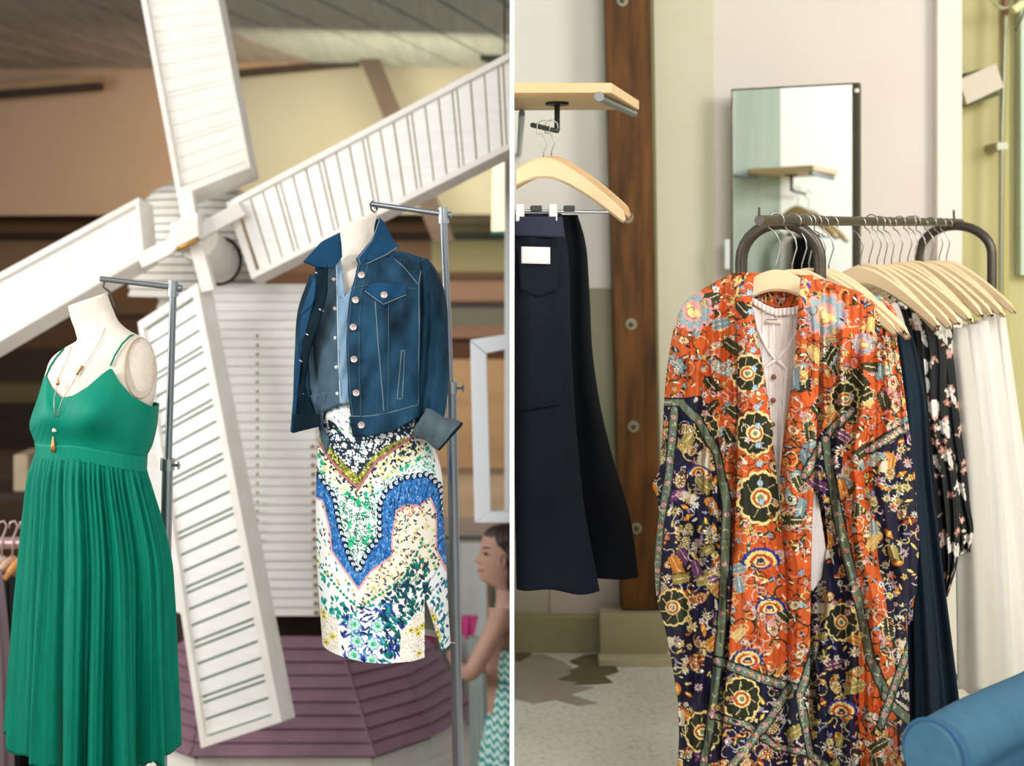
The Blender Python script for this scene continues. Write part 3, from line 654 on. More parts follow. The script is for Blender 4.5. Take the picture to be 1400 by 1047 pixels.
# sleeve and rolled cuff
aL = crv([(352, 574), (380, 571), (430, 571), (500, 570), (582, 566)]); aR = crv([(352, 584), (365, 594), (380, 602), (410, 610), (457, 613), (540, 612), (582, 606)])
def slf(px, rr, th, u): return 0*px, .004*np.sin(rr*.11+u*5)+.004*np.sin(u*22+rr*.03), -6*np.cos(th)*0+8*(1-u)*np.clip((380-rr)/30, 0, 1)
tubecloth('sleeve', aL, aR, 352, 582, 3.585, crv([(352, .03), (372, .062), (450, .066), (582, .055)]), M_den, jk, 64, 90, fold=slf, caps=True)
def cuffm():
    pts = []; phi = math.radians(31); ca, sa = math.cos(phi), math.sin(phi)
    for s in np.linspace(0, 1, 26):
        cx, cy = 574+s*41, 574+s*23; R = 16.5+3.5*s+1.2*math.sin(s*9); row = []
        for k in range(56):
            t = 2*math.pi*k/56; q = R*(1+.06*math.sin(2*t+1)+.04*math.sin(5*t+4*s))
            e = q*math.cos(t); sl = 5*s*math.cos(t)
            row.append(tuple(PP(cx-sa*e-ca*sl, cy+ca*e-sa*sl*.5, 3.505-.052*math.sin(t)*(1+.15*s)+.003*math.sin(16*s+3*t))))
        pts.append(row)
    return np.array(pts)
cm = cuffm()
cf = mesh_grid('rolled_cuff', cm, M_cuff, jk, closed_u=True, thick=.007)
MB().tube([Vector(p) for p in cm[-1]], .0045, 8, closed=True).build('cuff_hem', M_deni, cf, smooth=True)
MB().tube([Vector(p) for p in cm[14]], .0012, 5, closed=True).build('cuff_stitch', M_stch2, cf, smooth=True)
# left sleeve hangs behind the body
tubecloth('sleeve', crv([(375, 424), (420, 408), (480, 403), (575, 400)]), crv([(375, 446), (420, 440), (480, 436), (575, 432)]), 375, 575, 3.68, .05, M_den, jk, 40, 30, caps=True)
# ------------------------------------------------------------------ printed pencil skirt
cv = Canvas(425, 540, 625, 895, 'f1f1ea', 3)
r2 = random.Random(5); U = r2.uniform
red = [(432, 598), (444, 613), (468, 640), (490, 656), (513, 622), (541, 604), (562, 592)]
leafb = [(430, 612), (436, 618), (450, 643), (490, 672), (512, 645), (550, 628), (575, 616), (590, 600)]
blo = [(430, 640), (438, 648), (456, 669), (465, 712), (479, 752), (490, 766), (502, 740), (519, 718), (519, 678), (528, 658), (550, 643), (585, 641), (602, 662), (607, 700), (620, 800)]
bli = [(425, 680), (440, 678), (450, 712), (453, 743), (466, 760), (490, 790), (506, 766), (536, 745), (536, 722), (542, 686), (556, 678), (573, 682), (588, 673), (596, 695), (596, 743), (608, 772), (620, 800)]
top_area = [(425, 540), (620, 540)]+[(620, 590)]+red[::-1]+[(425, 590)]
def fill_between(up, lo, c): cv.poly(up+lo[::-1], c)
def scat(poly, n, fn):
    xs = [p[0] for p in poly]; ys = [p[1] for p in poly]; k = 0; t = 0
    while k < n and t < n*20:
        t += 1; x, y = U(min(xs), max(xs)), U(min(ys), max(ys))
        if bool(inside(poly, np.array(x), np.array(y))): fn(x, y); k += 1
cv.poly([(425, 540), (620, 540), (620, 605)]+red[::-1]+[(425, 600)], '22303a')
V0 = [(430, 560), (455, 572), (490, 620), (520, 590), (560, 578), (620, 565)]
scat([(425, 540), (620, 540), (620, 600), (560, 595), (513, 620), (490, 640), (444, 605), (425, 596)], 900, lambda x, y: cv.ell(x, y, U(.8, 1.7), U(.8, 1.6), r2.choice(['f4f6f2', 'e8f0f0', 'bcd8e6', 'ffffff'])))
for k in range(16):
    t = k/15; x, y = poly_at([(455, 585), (478, 610), (492, 622), (505, 600), (530, 585), (585, 610)], t); cv.ell(x, y, 3.2, 3.0, 'ffffff')
cv.poly([(445, 545), (484, 545), (484, 598), (474, 592), (458, 574), (444, 568)], 'e9ecea')
for k in range(34): cv.leaf(U(448, 482), U(545, 595), U(2, 4.5), .9, r2.choice(['1b3f94', '12284f', '0e8c7e', '2f9a6e']), U(.6, 1.5))
for x, y in ((463, 559), (471, 563), (468, 570), (475, 556), (480, 550)): cv.flower(x, y, 3.4, 'ffffff', 'd0552a')
oliv = [(438, 590), (450, 605), (470, 625), (490, 640), (508, 615), (530, 600), (556, 590), (560, 596), (541, 604), (513, 622), (490, 656), (468, 640), (444, 613), (436, 604)]
cv.poly(oliv, '8f8e3a'); scat(oliv, 150, lambda x, y: cv.leaf(x, y, 2.6, .8, r2.choice(['2a3320', 'dde07a', '39421f']), U(0, 3)))
fill_between(red, leafb[:7]+[(575, 600)], 'f0ebd2')
pb = red+leafb[::-1]
scat(pb, 130, lambda x, y: cv.leaf(x, y, U(2.2, 4), 1.5, r2.choice(['14253d', '1d3a5a', '223c30']), U(0, 3)))
scat(pb, 60, lambda x, y: cv.ell(x, y, 1.5, 1.5, 'f2dc84'))
cv.line(red, 4.0, '8d4a58'); cv.line(red, 1.2, 'c98a8a')
# mint field
mint = leafb+blo[::-1]
cv.poly(mint, 'e6f1ea')
scat(mint, 520, lambda x, y: cv.leaf(x, y, U(1.6, 3.4), .75, r2.choice(['1ea876', '22b884', '2c4a4a', '1c2f3a', '39c493']), U(0, 3)))
scat(mint, 420, lambda x, y: cv.ell(x, y, .7, .7, r2.choice(['20343c', '2b9a70', '30584f'])))
scat([(450, 660), (519, 670), (519, 715), (490, 762), (465, 720)], 12, lambda x, y: cv.leaf(x, y, 7, 2.4, '2fc389', U(.8, 2.2)))
for k in range(30):
    x0, y0, R0, a0 = U(455, 518), U(655, 745), U(8, 26), U(0, 6)
    for j in range(14):
        an = a0+j*.13*16/R0*1.2; xx, yy = x0+R0*math.cos(an), y0+R0*math.sin(an)
        if bool(inside(mint, np.array(xx), np.array(yy))): cv.ell(xx, yy, .95, .95, r2.choice(['1d2c34', '1d2c34', 'ffffff']))
for k in range(9): cv.curl(U(462, 515), U(670, 735), U(8, 15), r2.choice(['30505a', '1f9a70', '203040']), .9, U(0, 6), .6)
for k in range(26):
    t = k/25; x, y = poly_at(leafb, t); cv.ell(x, y+3, 3, 3, r2.choice(['f0d98a', '1fa878', 'f5f0d0'])) 
# blue field
cv.poly(blo+bli[::-1], '3173b6')
pbx = blo+bli[::-1]
scat(pbx, 900, lambda x, y: cv.leaf(x, y, U(1.5, 3), .6, r2.choice(['174a8c', '6fa6dc', '0f2f5c', '8fc0ea', '1a3f80']), U(.8, 2.3)))
for k in range(46):
    t = k/45; x, y = poly_at(blo[:-1], t); cv.ell(x, y, 4.3, 4.3, '10263c')
for k in range(46):
    t = (k+.2)/45; x, y = poly_at(blo[:-1], t); cv.ell(x, y, 2.3, 2.3, 'eef4f8'); cv.ell(x, y, 1, 1, '3a78b8')
for t in np.linspace(.56, .88, 12):
    a, b = poly_at(blo, t), poly_at(bli, t); cv.line([tuple(a), tuple(b)], .9, '0f2038')
# cream field below
cream = bli+[(620, 895), (425, 895)]
cv.poly(cream, 'eff1ef')
inner = [(536, 722), (542, 686), (556, 678), (573, 682), (588, 673), (596, 695), (596, 743), (604, 768), (590, 770), (560, 782), (520, 800), (490, 818), (506, 770), (536, 745)]
cv.poly(inner, 'ece5d2')
cv.line(bli, 2.6, 'e6a9a4')
scat(inner, 240, lambda x, y: cv.leaf(x, y, U(2.2, 3.6), 1.0, r2.choice(['24283a', '33405a', '24283a', 'c8b04e']), U(0, 3.1)))
scat(inner, 60, lambda x, y: cv.ell(x, y, 1.6, 1.6, r2.choice(['d6bd4a', 'e3d07a', 'b8d4a8'])))
lft = [(432, 690), (444, 684), (450, 720), (453, 748), (468, 768), (490, 800), (490, 820), (460, 790), (432, 770)]
scat(lft, 60, lambda x, y: cv.leaf(x, y, U(2, 3.4), 1.1, r2.choice(['127a72', '24283a', 'd6bd4a', '1b8c80']), U(.8, 2)))
for pl, n in (([(440, 770), (470, 800), (490, 815), (520, 795), (552, 775), (574, 735), (577, 725)], 34), ([(585, 735), (596, 770), (612, 800)], 9)):
    for k in range(n):
        x, y = poly_at(pl, k/(n-1)); cv.ell(x, y, 2.1, 2.1, '1d9068')
scat([(438, 775), (488, 822), (488, 838), (438, 838)], 60, lambda x, y: cv.leaf(x, y, U(2.5, 5), 1.7, r2.choice(['129083', '1aa594', '0f6c70']), U(.6, 2.0)))
for k in range(26):
    x, y = U(524, 592), U(770, 860)
    cv.line([(x, y), (x+U(6, 14), y-U(4, 12)), (x+U(14, 20), y-U(14, 20))], .8, '2a5a58')
for k in range(30): cv.ell(547+U(-4, 4)+k*.9, 686+U(-2, 2)-6*math.sin(k*.35), 1.2, 1.2, 'e08a84')
scat([(520, 805), (575, 750), (584, 760), (590, 800), (560, 830), (545, 880), (520, 890), (518, 830)], 190, lambda x, y: cv.leaf(x, y, U(3, 6.5), 2.1, r2.choice(['134a50', '135f5a', '1a3350', '107a6c']), U(.2, 2.6)))
scat([(585, 770), (612, 790), (618, 890), (606, 890), (590, 830)], 60, lambda x, y: cv.leaf(x, y, U(2.5, 5), 1.5, r2.choice(['1590a8', '128a8c', '15538a', '0f6c70']), U(1, 2.4)))
mid = [(466, 815), (530, 805), (550, 840), (545, 895), (466, 895)]
scat(mid, 150, lambda x, y: cv.leaf(x, y, U(3, 7), 1.5, r2.choice(['1a2a6c', '15205c', '2a3f9a', '1a9c9c', '3a4fb0']), U(0, 3.1)))
for x, y in ((484, 838), (516, 838), (488, 860), (510, 862), (484, 880), (508, 884)):
    cv.flower(x, y, 8, 'bfe6d4', '39b98a', 7, '4a7ad0'); cv.curl(x, y, 4.5, '25a878', 1, U(0, 6), 1.2)
cor = [[(436, 822), (462, 835), (464, 900), (436, 900)], [(548, 845), (574, 822), (582, 828), (582, 900), (546, 900)], [(584, 815), (596, 830), (606, 900), (600, 900)]]
for pl in cor:
    cv.poly(pl, 'eeeadb'); scat(pl, 240, lambda x, y: cv.ell(x, y, .6, .6, 'b59a8a')); scat(pl, 10, lambda x, y: cv.flower(x, y, 4, 'd8c95a', '3a3a20'))
M_sk = mat('printed_cotton', 'ffffff', .8, attr=True, spec=.2)
sk = empty('printed_skirt', P(525, 880, YM), 'white pencil skirt printed with blue, green and yellow dots and flowers', 'skirt')
kL = crv([(548, 446), (575, 440), (600, 436), (637, 433), (672, 432), (758, 433), (830, 437), (882, 441)])
kR = crv([(548, 566), (580, 582), (600, 589), (637, 602), (700, 606), (786, 611), (850, 614), (882, 616)])
kD = crv([(548, .105), (640, .135), (882, .125)])
def slit(px, py, th):
    x = px
    return (np.sin(th) > 0.05) & (x > 580) & (x < 580+(py-800)*.30) & (py > 800)
def kf(px, rr, th, u):
    fr = np.sin(th) > -.2
    w = -.006*gs(px, 545+(rr-640)*.08, 9)*gs(rr, 800, 160)+.004*gs(px, 528+(rr-640)*.06, 8)*gs(rr, 790, 150)+.003*np.sin((px*.4+rr)*.09)*gs(rr, 620, 40)
    hem = np.clip((rr-840)/42, 0, 1)*(9*np.sin(math.pi*np.clip(u, 0, 1))-2-2*u)
    return 0*px, w*fr, hem*np.where(np.sin(th) > 0, 1, .2)
cvb = cv
tubecloth('skirt_body', kL, kR, 548, 882, YM, kD, M_sk, sk, 620, 330, fold=kf, canvas=cv, drop=slit)
tubecloth('lining', lambda r: kL(r)+3, lambda r: kR(r)-3, 560, 872, YM, lambda r: kD(r)-.006, mat('grey_lining', 'b4bfbd', .8), sk, 160, 60, fold=kf, drop=lambda px, py, th: (np.sin(th) > 0) & (px > 572) & (py > 795) & (px < 611))
MB().tube([P(616, 878, 3.60), P(622, 879, 3.58)], .001, 5).build('loose_thread', mat('thread', 'e8e0c8', .8), sk)
# ------------------------------------------------------------------ things behind the mannequins
def hangcloth(name, label, cat, L, R, y0, y1, Y, m, group=None, dep=.05, k=9, amp=.012, canvas=None, nx=120, ny=40, seed=0, part='cloth'):
    """a garment hanging from a rail: one tube with vertical folds"""
    q = random.Random(seed); f1, f2, f3 = q.uniform(0, 6), q.uniform(0, 6), q.uniform(0, 6)
    def fo(px, rr, th, u):
        t = np.clip((rr-y0)/(y1-y0), 0, 1)
        d = amp*(.25+t)*(np.sin(k*th+f1+.8*np.sin(2*th+f2)+t)+.5*np.sin(2.3*k*th+f3))
        return -np.cos(th)*d*F/Y*.3, -np.sin(th)*d, (3*np.sin(3*th+f2)+2*np.sin(7*th+f3))*t**6
    o = tubecloth(name, L, R, y0, y1, Y, (lambda r: dep*(.35+.65*np.clip((r-y0)/60, 0, 1))), m, None, nx, ny, fold=fo, canvas=canvas, caps=True)
    return tag(o, label, cat, group)
lin_ = lambda *p: crv(list(p)) if len(p) > 2 else (lambda r, p=p: np.interp(r, [p[0][0], p[1][0]], [p[0][1], p[1][1]]))
# far left clothes rail
rl_ = empty('clothes_rail', P(-60, 1500, 5.2)*1.0, 'pinkish clothes rail at the far left behind the green dress', 'clothes rail')
rl_.location.z = FZ
MB().tube([P(-160, 744, 5.2), P(60, 742, 5.2)], .024, 14).build('rail_bar', mat('pinkish_chrome', 'b79a98', .35, .5), rl_, smooth='auto')
for px in (-150, 55):
    a = P(px, 743, 5.2); MB().tube([a, Vector((a.x, a.y, FZ))], .018, 12).build('rail_post', mat('pinkish_chrome', '', .3), rl_, smooth='auto')
M_wood = mat('pale_maple', 'e8cfa8', .5, c2='dcbf92', scale=5, stretch=(1, 1, 8), amount=.3, spec=.4)
M_wire = mat('hanger_wire', 'a8a39c', .3, .9)
for i, (px, c, lab) in enumerate(((2, 'd8c4bb', 'plastic hanger with pale tips at the left end of the pinkish rail'), (17, 'c9a287', 'tan hanger second along the pinkish rail'), (31, 'c98b4e', 'orange hanger beside the green dress on the pinkish rail'))):
    h = empty('clothes_hanger', P(px, 744, 5.2), lab, 'hanger', 'hangers on the pinkish rail')
    MB().tube([P(px+dx, y, 5.17) for dx, y in ((-5, 722), (-3, 714), (3, 712), (7, 718), (5, 726), (1, 735), (0, 762))], .0035, 8).build('hook', mat('pale_wire', 'c9b3ad', .4, .5), h, smooth=True)
    MB().tube([P(px-26, 792, 5.1), P(px-10, 772, 5.15), P(px, 764, 5.18), P(px+10, 770, 5.2), P(px+20, 786, 5.24)], [.012, .016, .018, .016, .012], 10).build('shoulder_bar', mat('hanger_'+c, c, .5), h, smooth=True)
hangcloth('hanging_garment', 'mauve grey garment hanging at the left edge of the photo', 'garment', lin_((790, -60), (1240, -70)), lin_((772, 2), (820, 8), (1240, 22)), 778, 1240, 5.1, mat('mauve_cloth', '7b6a70', .85), 'dark garments on the pinkish rail', seed=1)
hangcloth('hanging_garment', 'black garment hanging beside the green dress on the pinkish rail', 'garment', lin_((760, 2), (1000, 4)), lin_((760, 34), (1000, 48)), 764, 1190, 5.28, mat('black_cloth', '17161a', .9), 'dark garments on the pinkish rail', seed=2)
tag(MB().box(tuple(P(18, 672, 8)), tuple(P(62, 612, 8.3))).build('storage_box', mat('beige_carton', 'b7a488', .8, c2='a8957a'), bevel=.01), 'beige box on a far shelf left of the green dress', 'box')
struct('trim_hall_9', MB().slab([P(-200, 684, 7.95), P(120, 684, 7.95), P(120, 674, 7.95), P(-200, 674, 7.95)], (0, .5, 0)), M_dk)
# garments behind the printed skirt
rr_ = empty('clothes_rail', P(640, 1300, 7.9), 'far clothes rail behind the printed skirt', 'clothes rail'); rr_.location.z = FZ
MB().tube([P(560, 735, 7.9), P(760, 735, 7.9)], .014, 12).build('rail_bar', M_st, rr_, smooth='auto')
for px in (566, 755):
    a = P(px, 735, 7.9); MB().tube([a, Vector((a.x, a.y, FZ))], .014, 12).build('rail_post', M_st, rr_, smooth='auto')
for i, (x0, x1, xb0, xb1, y1, c, lab) in enumerate(((628, 664, 618, 668, 905, 'f4f7f8', 'bright white garment in front of the woman on the far rail'), (570, 602, 566, 604, 1010, 'b4c0be', 'pale grey garment seen through the slit of the printed skirt'),
        (600, 634, 592, 640, 1020, 'b9c6c8', 'grey blue garment hanging right of the printed skirt'), (672, 700, 668, 720, 1000, 'aab7b2', 'grey green garment hanging behind the woman'))):
    hangcloth('hanging_garment', lab, 'garment', lin_((738, x0), (y1, xb0)), lin_((738, x1), (y1, xb1)), 742, y1, 7.52+.13*i, mat('cl_'+c, c, .85), 'pale garments on the far rail', seed=10+i, k=6, amp=.014, dep=.045)
hangcloth('pink_garment', 'bright pink garment below the slit of the printed skirt', 'garment', lin_((850, 576), (925, 590)), lin_((850, 592), (925, 597)), 850, 925, 7.45, mat('hot_pink', 'd64c8e', .8), None, seed=20, k=5)
hangcloth('pink_garment', 'bright pink bundle in front of the woman beside the steel pole', 'garment', lin_((842, 630), (868, 632)), lin_((842, 654), (868, 648)), 842, 868, 6.9, mat('hot_pink', '', .8), None, seed=21, k=5)
hangcloth('grey_coat', 'long pale grey coat held in front of the woman', 'coat', lin_((880, 640), (1100, 646)), lin_((880, 668), (960, 674), (1100, 664)), 872, 1100, 6.62, mat('grey_coat_cloth', 'a4b1ad', .85, c2='95a39f', scale=4), None, seed=22, k=5, dep=.07)
# hanging white window frame, white post, lamp
wf = empty('window_sash', P(700, 712, 5.84), 'empty white painted frame standing beside the steel pole', 'frame')
def bar(name, q, Y, par, m, t=.05): return MB().slab([P(x, y, Y) for x, y in q], (0, t, 0)).build(name, m, par, bevel=.003)
M_fr = mat('cool_white_frame', 'dfe6ea', .5)
bar('frame_stile', [(649, 714), (671, 700), (665, 484), (643, 466)], 5.80, wf, M_fr); bar('frame_stile', [(745, 700), (767, 714), (767, 446), (745, 466)], 5.80, wf, M_fr)
bar('frame_rail', [(643, 465), (665, 483), (745, 466), (767, 446)][::-1], 5.799, wf, M_fr); bar('frame_rail', [(649, 714.5), (767, 714.5), (745, 700), (671, 700)], 5.799, wf, M_fr)
pst = bar('white_post', [(690, 900), (716, 900), (716, 150), (690, 150)], 6.42, None, M_fr, .08); pst.name = 'upright_post'
a = P(703, 900, 6.42); MB().box((a.x-.045, 6.42, FZ), (a.x+.045, 6.50, a.z)).build('foot', M_fr, pst)
pst.children[0].location = (0, 0, 0); tag(pst, 'white upright post behind the tip of the right windmill sail', 'post')
lp = empty('pendant_lamp', P(690, 318, 7.2), 'glowing white tube lamp below the right windmill sail', 'lamp')
c = P(690, 318, 7.2)
MB().lathe([(.072, 0), (.074, .02), (.068, .30), (.060, .46), (.045, .47)], tuple(c), 28).build('lamp_shade', emit('lit_shade', 'fff6cf', .9), lp, smooth='auto')
MB().lathe([(.066, -.006), (.066, .004)], tuple(c), 24).build('lamp_mouth', emit('lit_bulb', 'ffffff', 3), lp)
MB().lathe([(.076, -.008), (.076, .006)], tuple(c), 24).build('lamp_rim', mat('teal_rim', '4fb5a8', .5), lp)
MB().tube([c+Vector((0, 0, .46)), Vector((c.x, c.y, 3.58))], .005, 8).build('lamp_cord', M_dk, lp)
# ------------------------------------------------------------------ woman
YW = 5.98
wo = empty('person', (P(700, 900, YW).x, YW, FZ), 'woman in profile with dark hair and a strapless teal zigzag dress', 'person')
M_skin = mat('skin', 'ad8a78', .6, c2='a37f6d', scale=10, trans=.1); M_hair = mat('dark_brown_hair', '2a1c18', .5, c2='3b2820', scale=20, stretch=(8, 8, .8), amount=.3, bump=.5, bscale=60, bstretch=(8, 8, .6))
me = bpy.data.meshes.new('body'); J = {}
def jn(name, px, py, Y, r): J[name] = (P(px, py, Y), r)
jn('pel', 700, 1030, YW, .15); jn('wai', 697, 960, YW, .115); jn('che', 698, 890, YW, .125); jn('upc', 700, 848, YW, .105); jn('nkb', 696, 822, YW, .052); jn('nck', 690, 800, YW, .047); jn('hed', 689, 782, YW, .05)
jn('shl', 684, 846, YW-.15, .052); jn('aul', 664, 885, YW-.20, .046); jn('ell', 644, 922, YW-.22, .040); jn('fal', 628, 915, YW-.05, .034); jn('wrl', 620, 900, YW+.16, .026); jn('hal', 617, 893, YW+.24, .03)
jn('shr', 706, 846, YW+.15, .052); jn('elr', 690, 925, YW+.26, .040); jn('wrr', 650, 905, YW+.34, .026); jn('har', 640, 900, YW+.38, .03)
for s_, dy in (('l', -.09), ('r', .09)):
    jn('hp'+s_, 700, 1060, YW+dy, .10); jn('kn'+s_, 698, 1145, YW+dy, .065)
    a = P(701, 1145, YW+dy); J['an'+s_] = (Vector((a.x+.01, a.y, FZ+.09)), .04); J['to'+s_] = (Vector((a.x-.15, a.y, FZ+.035)), .03)
names = list(J); ed = [('pel', 'wai'), ('wai', 'che'), ('che', 'upc'), ('upc', 'nkb'), ('nkb', 'nck'), ('nck', 'hed'), ('upc', 'shl'), ('shl', 'aul'), ('aul', 'ell'), ('ell', 'fal'), ('fal', 'wrl'), ('wrl', 'hal'), ('upc', 'shr'), ('shr', 'elr'), ('elr', 'wrr'), ('wrr', 'har')]
for s_ in 'lr': ed += [('pel', 'hp'+s_), ('hp'+s_, 'kn'+s_), ('kn'+s_, 'an'+s_), ('an'+s_, 'to'+s_)]
base_l = wloc(wo)
me.from_pydata([tuple(J[n][0]-base_l) for n in names], [(names.index(a), names.index(b)) for a, b in ed], [])
bo = bpy.data.objects.new('body_skeleton', me); COL.objects.link(bo)
sm = bo.modifiers.new('skin', 'SKIN'); sm.use_smooth_shade = True
for i, n in enumerate(names): v = me.skin_vertices[0].data[i]; v.radius = (J[n][1], J[n][1]); v.use_root = (n == 'pel')
ss = bo.modifiers.new('sub', 'SUBSURF'); ss.levels = 2; ss.render_levels = 2
dg = bpy.context.evaluated_depsgraph_get(); em = bpy.data.meshes.new_from_object(bo.evaluated_get(dg))
bpy.data.objects.remove(bo)
hL = crv([(719, 684), (724, 671), (731, 662), (742, 658), (752, 657), (765, 657), (778, 656), (790, 658), (796, 664), (802, 676)])
hR = crv([(719, 704), (724, 716), (735, 724), (750, 727), (768, 724), (782, 714), (792, 704), (802, 702)])
rows = np.linspace(719, 802, 60)[:, None]; th = np.linspace(0, 2*math.pi, 56, endpoint=False)[None]
L_, R_ = hL(rows), hR(rows); cx_, a_ = (L_+R_)/2, (R_-L_)/2; near0 = np.minimum(th, 2*math.pi-th)
dep_ = crv([(719, .03), (728, .062), (745, .077), (765, .075), (785, .058), (802, .05)])(rows)
pxh = cx_-a_*np.cos(th)
prof_ = -7.5*gs(rows, 766, 4.5)*gs(near0, 0, .22)-2.5*gs(rows, 759, 6)*gs(near0, 0, .2)-3.2*gs(rows, 776, 2.4)*gs(near0, 0, .35)-3.0*gs(rows, 782, 2.4)*gs(near0, 0, .33)-2.5*gs(rows, 792, 4)*gs(near0, 0, .5)+1.6*gs(rows, 757, 3)*gs(near0, .55, .22)-1.2*gs(rows, 750, 3)*gs(near0, .3, .4)
hp = PP(pxh+prof_, rows+0*th, YW-dep_*np.sin(th), YW)-np.array(base_l)
n0 = len(em.vertices); hv = hp.reshape(-1, 3).tolist(); hf = []
for i in range(59):
    for k in range(56):
        k2 = (k+1) % 56; hf.append((i*56+k, (i+1)*56+k, (i+1)*56+k2, i*56+k2))
hf.append(tuple(range(56)))
full = bpy.data.meshes.new('body')
full.from_pydata([tuple(v.co) for v in em.vertices]+hv, [], [tuple(p.vertices) for p in em.polygons]+[tuple(i+n0 for i in f) for f in hf])
full.materials.append(M_skin); full.shade_smooth(); body = bpy.data.objects.new('body', full); COL.objects.link(body); body.parent = wo
hc = lambda px, py, dy=0: P(px, py, YW-.072+dy)
MB().lathe([(.001, -.004), (.006, -.002), (.008, 0), (.001, .004)], tuple(P(664, 757, YW-.062)), 12, 'y').build('eye', mat('eye_dark', '2a201c', .2), wo, smooth=True)
MB().tube([P(659, 750, YW-.045), P(664, 748, YW-.062), P(670, 750, YW-.072)], [.0015, .0035, .0015], 8).build('eyebrow', M_hair, wo, smooth=True)
MB().tube([P(654, 779.5, YW-.012), P(657, 779.5, YW-.030), P(660, 779, YW-.042)], [.004, .004, .002], 8).build('mouth', mat('lips', 'b0655c', .5), wo, smooth=True)
ear = [(685, 758), (690, 760), (691, 766), (689, 773), (686, 777), (684, 772), (683, 764)]
MB().tube([P(x, y, YW-.082) for x, y in ear], .005, 8, closed=True).add([P(x, y, YW-.079) for x, y in ear], [tuple(range(7))]).build('ear', M_skin, wo, smooth=True)
# hair: a shell round the back and top of the head, falling on the neck
hl = np.linspace(0, 1, 50)[:, None]; rowh = 716+hl*112
L2 = crv([(716, 686), (720, 672), (726, 664), (733, 663), (742, 668), (752, 676), (762, 682), (780, 686), (800, 690), (828, 696)])(rowh); R2 = crv([(716, 704), (722, 720), (735, 730), (752, 733), (775, 731), (800, 727), (828, 720)])(rowh)
d2 = crv([(716, .03), (726, .068), (745, .088), (770, .088), (800, .072), (828, .05)])(rowh)
cx2, a2 = (L2+R2)/2, (R2-L2)/2; t2 = np.linspace(0, 2*math.pi, 90, endpoint=False)[None]
wv = .004*np.sin(24*t2+3*np.sin(rowh*.08))+.004*np.sin(rowh*.25+5*t2)
mesh_grid('hair', PP(cx2-a2*np.cos(t2)*(1+wv*6), rowh+0*t2, YW-(d2+wv)*np.sin(t2), YW), M_hair, wo, closed_u=True, caps=True)
# dress
def zz():
    c = Canvas(655, 870, 760, 1290, '17918c', 2)
    for y in range(870, 1290, 11):
        pts = [(x, y+(4 if (x//5) % 2 else -3)) for x in range(655, 762, 5)]
        c.line(pts, 3.2, 'cfe9e2')
    c.poly([(655, 921), (760, 921), (760, 925), (655, 925)], '3c7f80')
    return c
tubecloth('strapless_dress', crv([(876, 674), (900, 670), (922, 671), (960, 668), (1030, 655), (1250, 645)]), crv([(876, 728), (900, 732), (922, 728), (960, 730), (1030, 752), (1250, 762)]), 876, 1250, YW, crv([(876, .15), (922, .135), (1030, .20), (1250, .24)]),
          mat('zigzag_cotton', '', .8, attr=True), wo, 120, 190, fold=lambda px, rr, th, u: (0*px, .014*np.sin(14*th)*np.clip((rr-930)/150, 0, 1), 0*px), canvas=zz())
# ------------------------------------------------------------------ right room: post, shelf, mirror
M_post = mat('dark_stained_wood', '7a4e22', .6, c2='2e1d0c', spec=.2, scale=3.2, stretch=(6, 1, .8), amount=.22, bump=.3, bscale=20, bstretch=(8, 1, .5), detail=6)
YP = 5.34
po = empty('wooden_post', P(872, 834, YP), 'dark stained wooden post with metal bolts against the pale wall', 'post')
MB().hexa(P(850, 834, YP), P(903, 834, YP), P(887, -60, YP), P(826, -60, YP), *[p+Vector((0, .11, 0)) for p in (P(850, 834, YP), P(903, 834, YP), P(887, -60, YP), P(826, -60, YP))]).build('beam', M_post, po, bevel=.006)
MB().slab([P(903.5, 834, YP+.02), P(906, 834, YP+.02), P(893, -60, YP+.02), P(887.5, -60, YP+.02)], (0, .1, 0)).build('side_strip', mat('olive_strip', '7a7450', .8), po)
M_bolt = mat('bolt_steel', '8f866e', .55, .5)
for x, y in ((851, 1), (858, 297), (863, 443), (866, 583), (870, 722)):
    c = P(x, y, YP-.001)
    b = MB().lathe([(.002, .001), (.023, .001), (.023, -.004), (.002, -.004)], tuple(c), 20, 'y').build('washer', M_bolt, po, smooth='auto')
    MB().lathe([(.002, -.004), (.011, -.004), (.011, -.014), (.004, -.016), (.002, -.016)], tuple(c), 6, 'y').build('bolt_head', mat('dark_bolt', '4f4a3a', .4, .8), b)
def post_floor():
    a, b = P(820, 836, 5.32), P(912, 836, 5.32)
    struct('trim_6', MB().box((a.x, 5.30, 0), (b.x, 5.405, a.z-.003)), mat('plinth_beige', 'b8ad90', .75, c2='aa9f80', scale=5), bevel=.006)
    struct('trim_7', MB().box((a.x-.01, 5.22, 0), (b.x+.25, 5.298, .03)), mat('plinth_step', 'cfc4a8', .75), bevel=.004)
post_floor()
# the shelf with the jeans below
shf = empty('wall_shelf', P(770, 118, 3.9), 'pale wooden shelf with metal end bracket above the jeans', 'shelf')
sz0, sz1 = Z(127, 3.62), Z(113, 3.62)
x0 = .006
MB().hexa(Vector((x0, 3.62, sz0)), Vector((X(836, 3.62), 3.62, sz0)), Vector((X(836, 3.62), 3.62, sz1)), Vector((x0, 3.62, sz1)),
          Vector((x0, 4.04, sz0)), Vector((X(873, 4.04), 4.02, sz0)), Vector((X(873, 4.04), 4.02, sz1)), Vector((x0, 4.04, sz1))).build('board', mat('pale_plywood', 'e3c498', .5, c2='d8b583', scale=4, stretch=(1, 6, 1), amount=.3), shf, bevel=.003)
MB().tube([Vector((X(820, 3.62), 3.63, sz0-.012)), Vector((X(866, 4.04), 4.02, sz0-.012))], .011, 12).build('side_bracket', M_st, shf, smooth='auto')
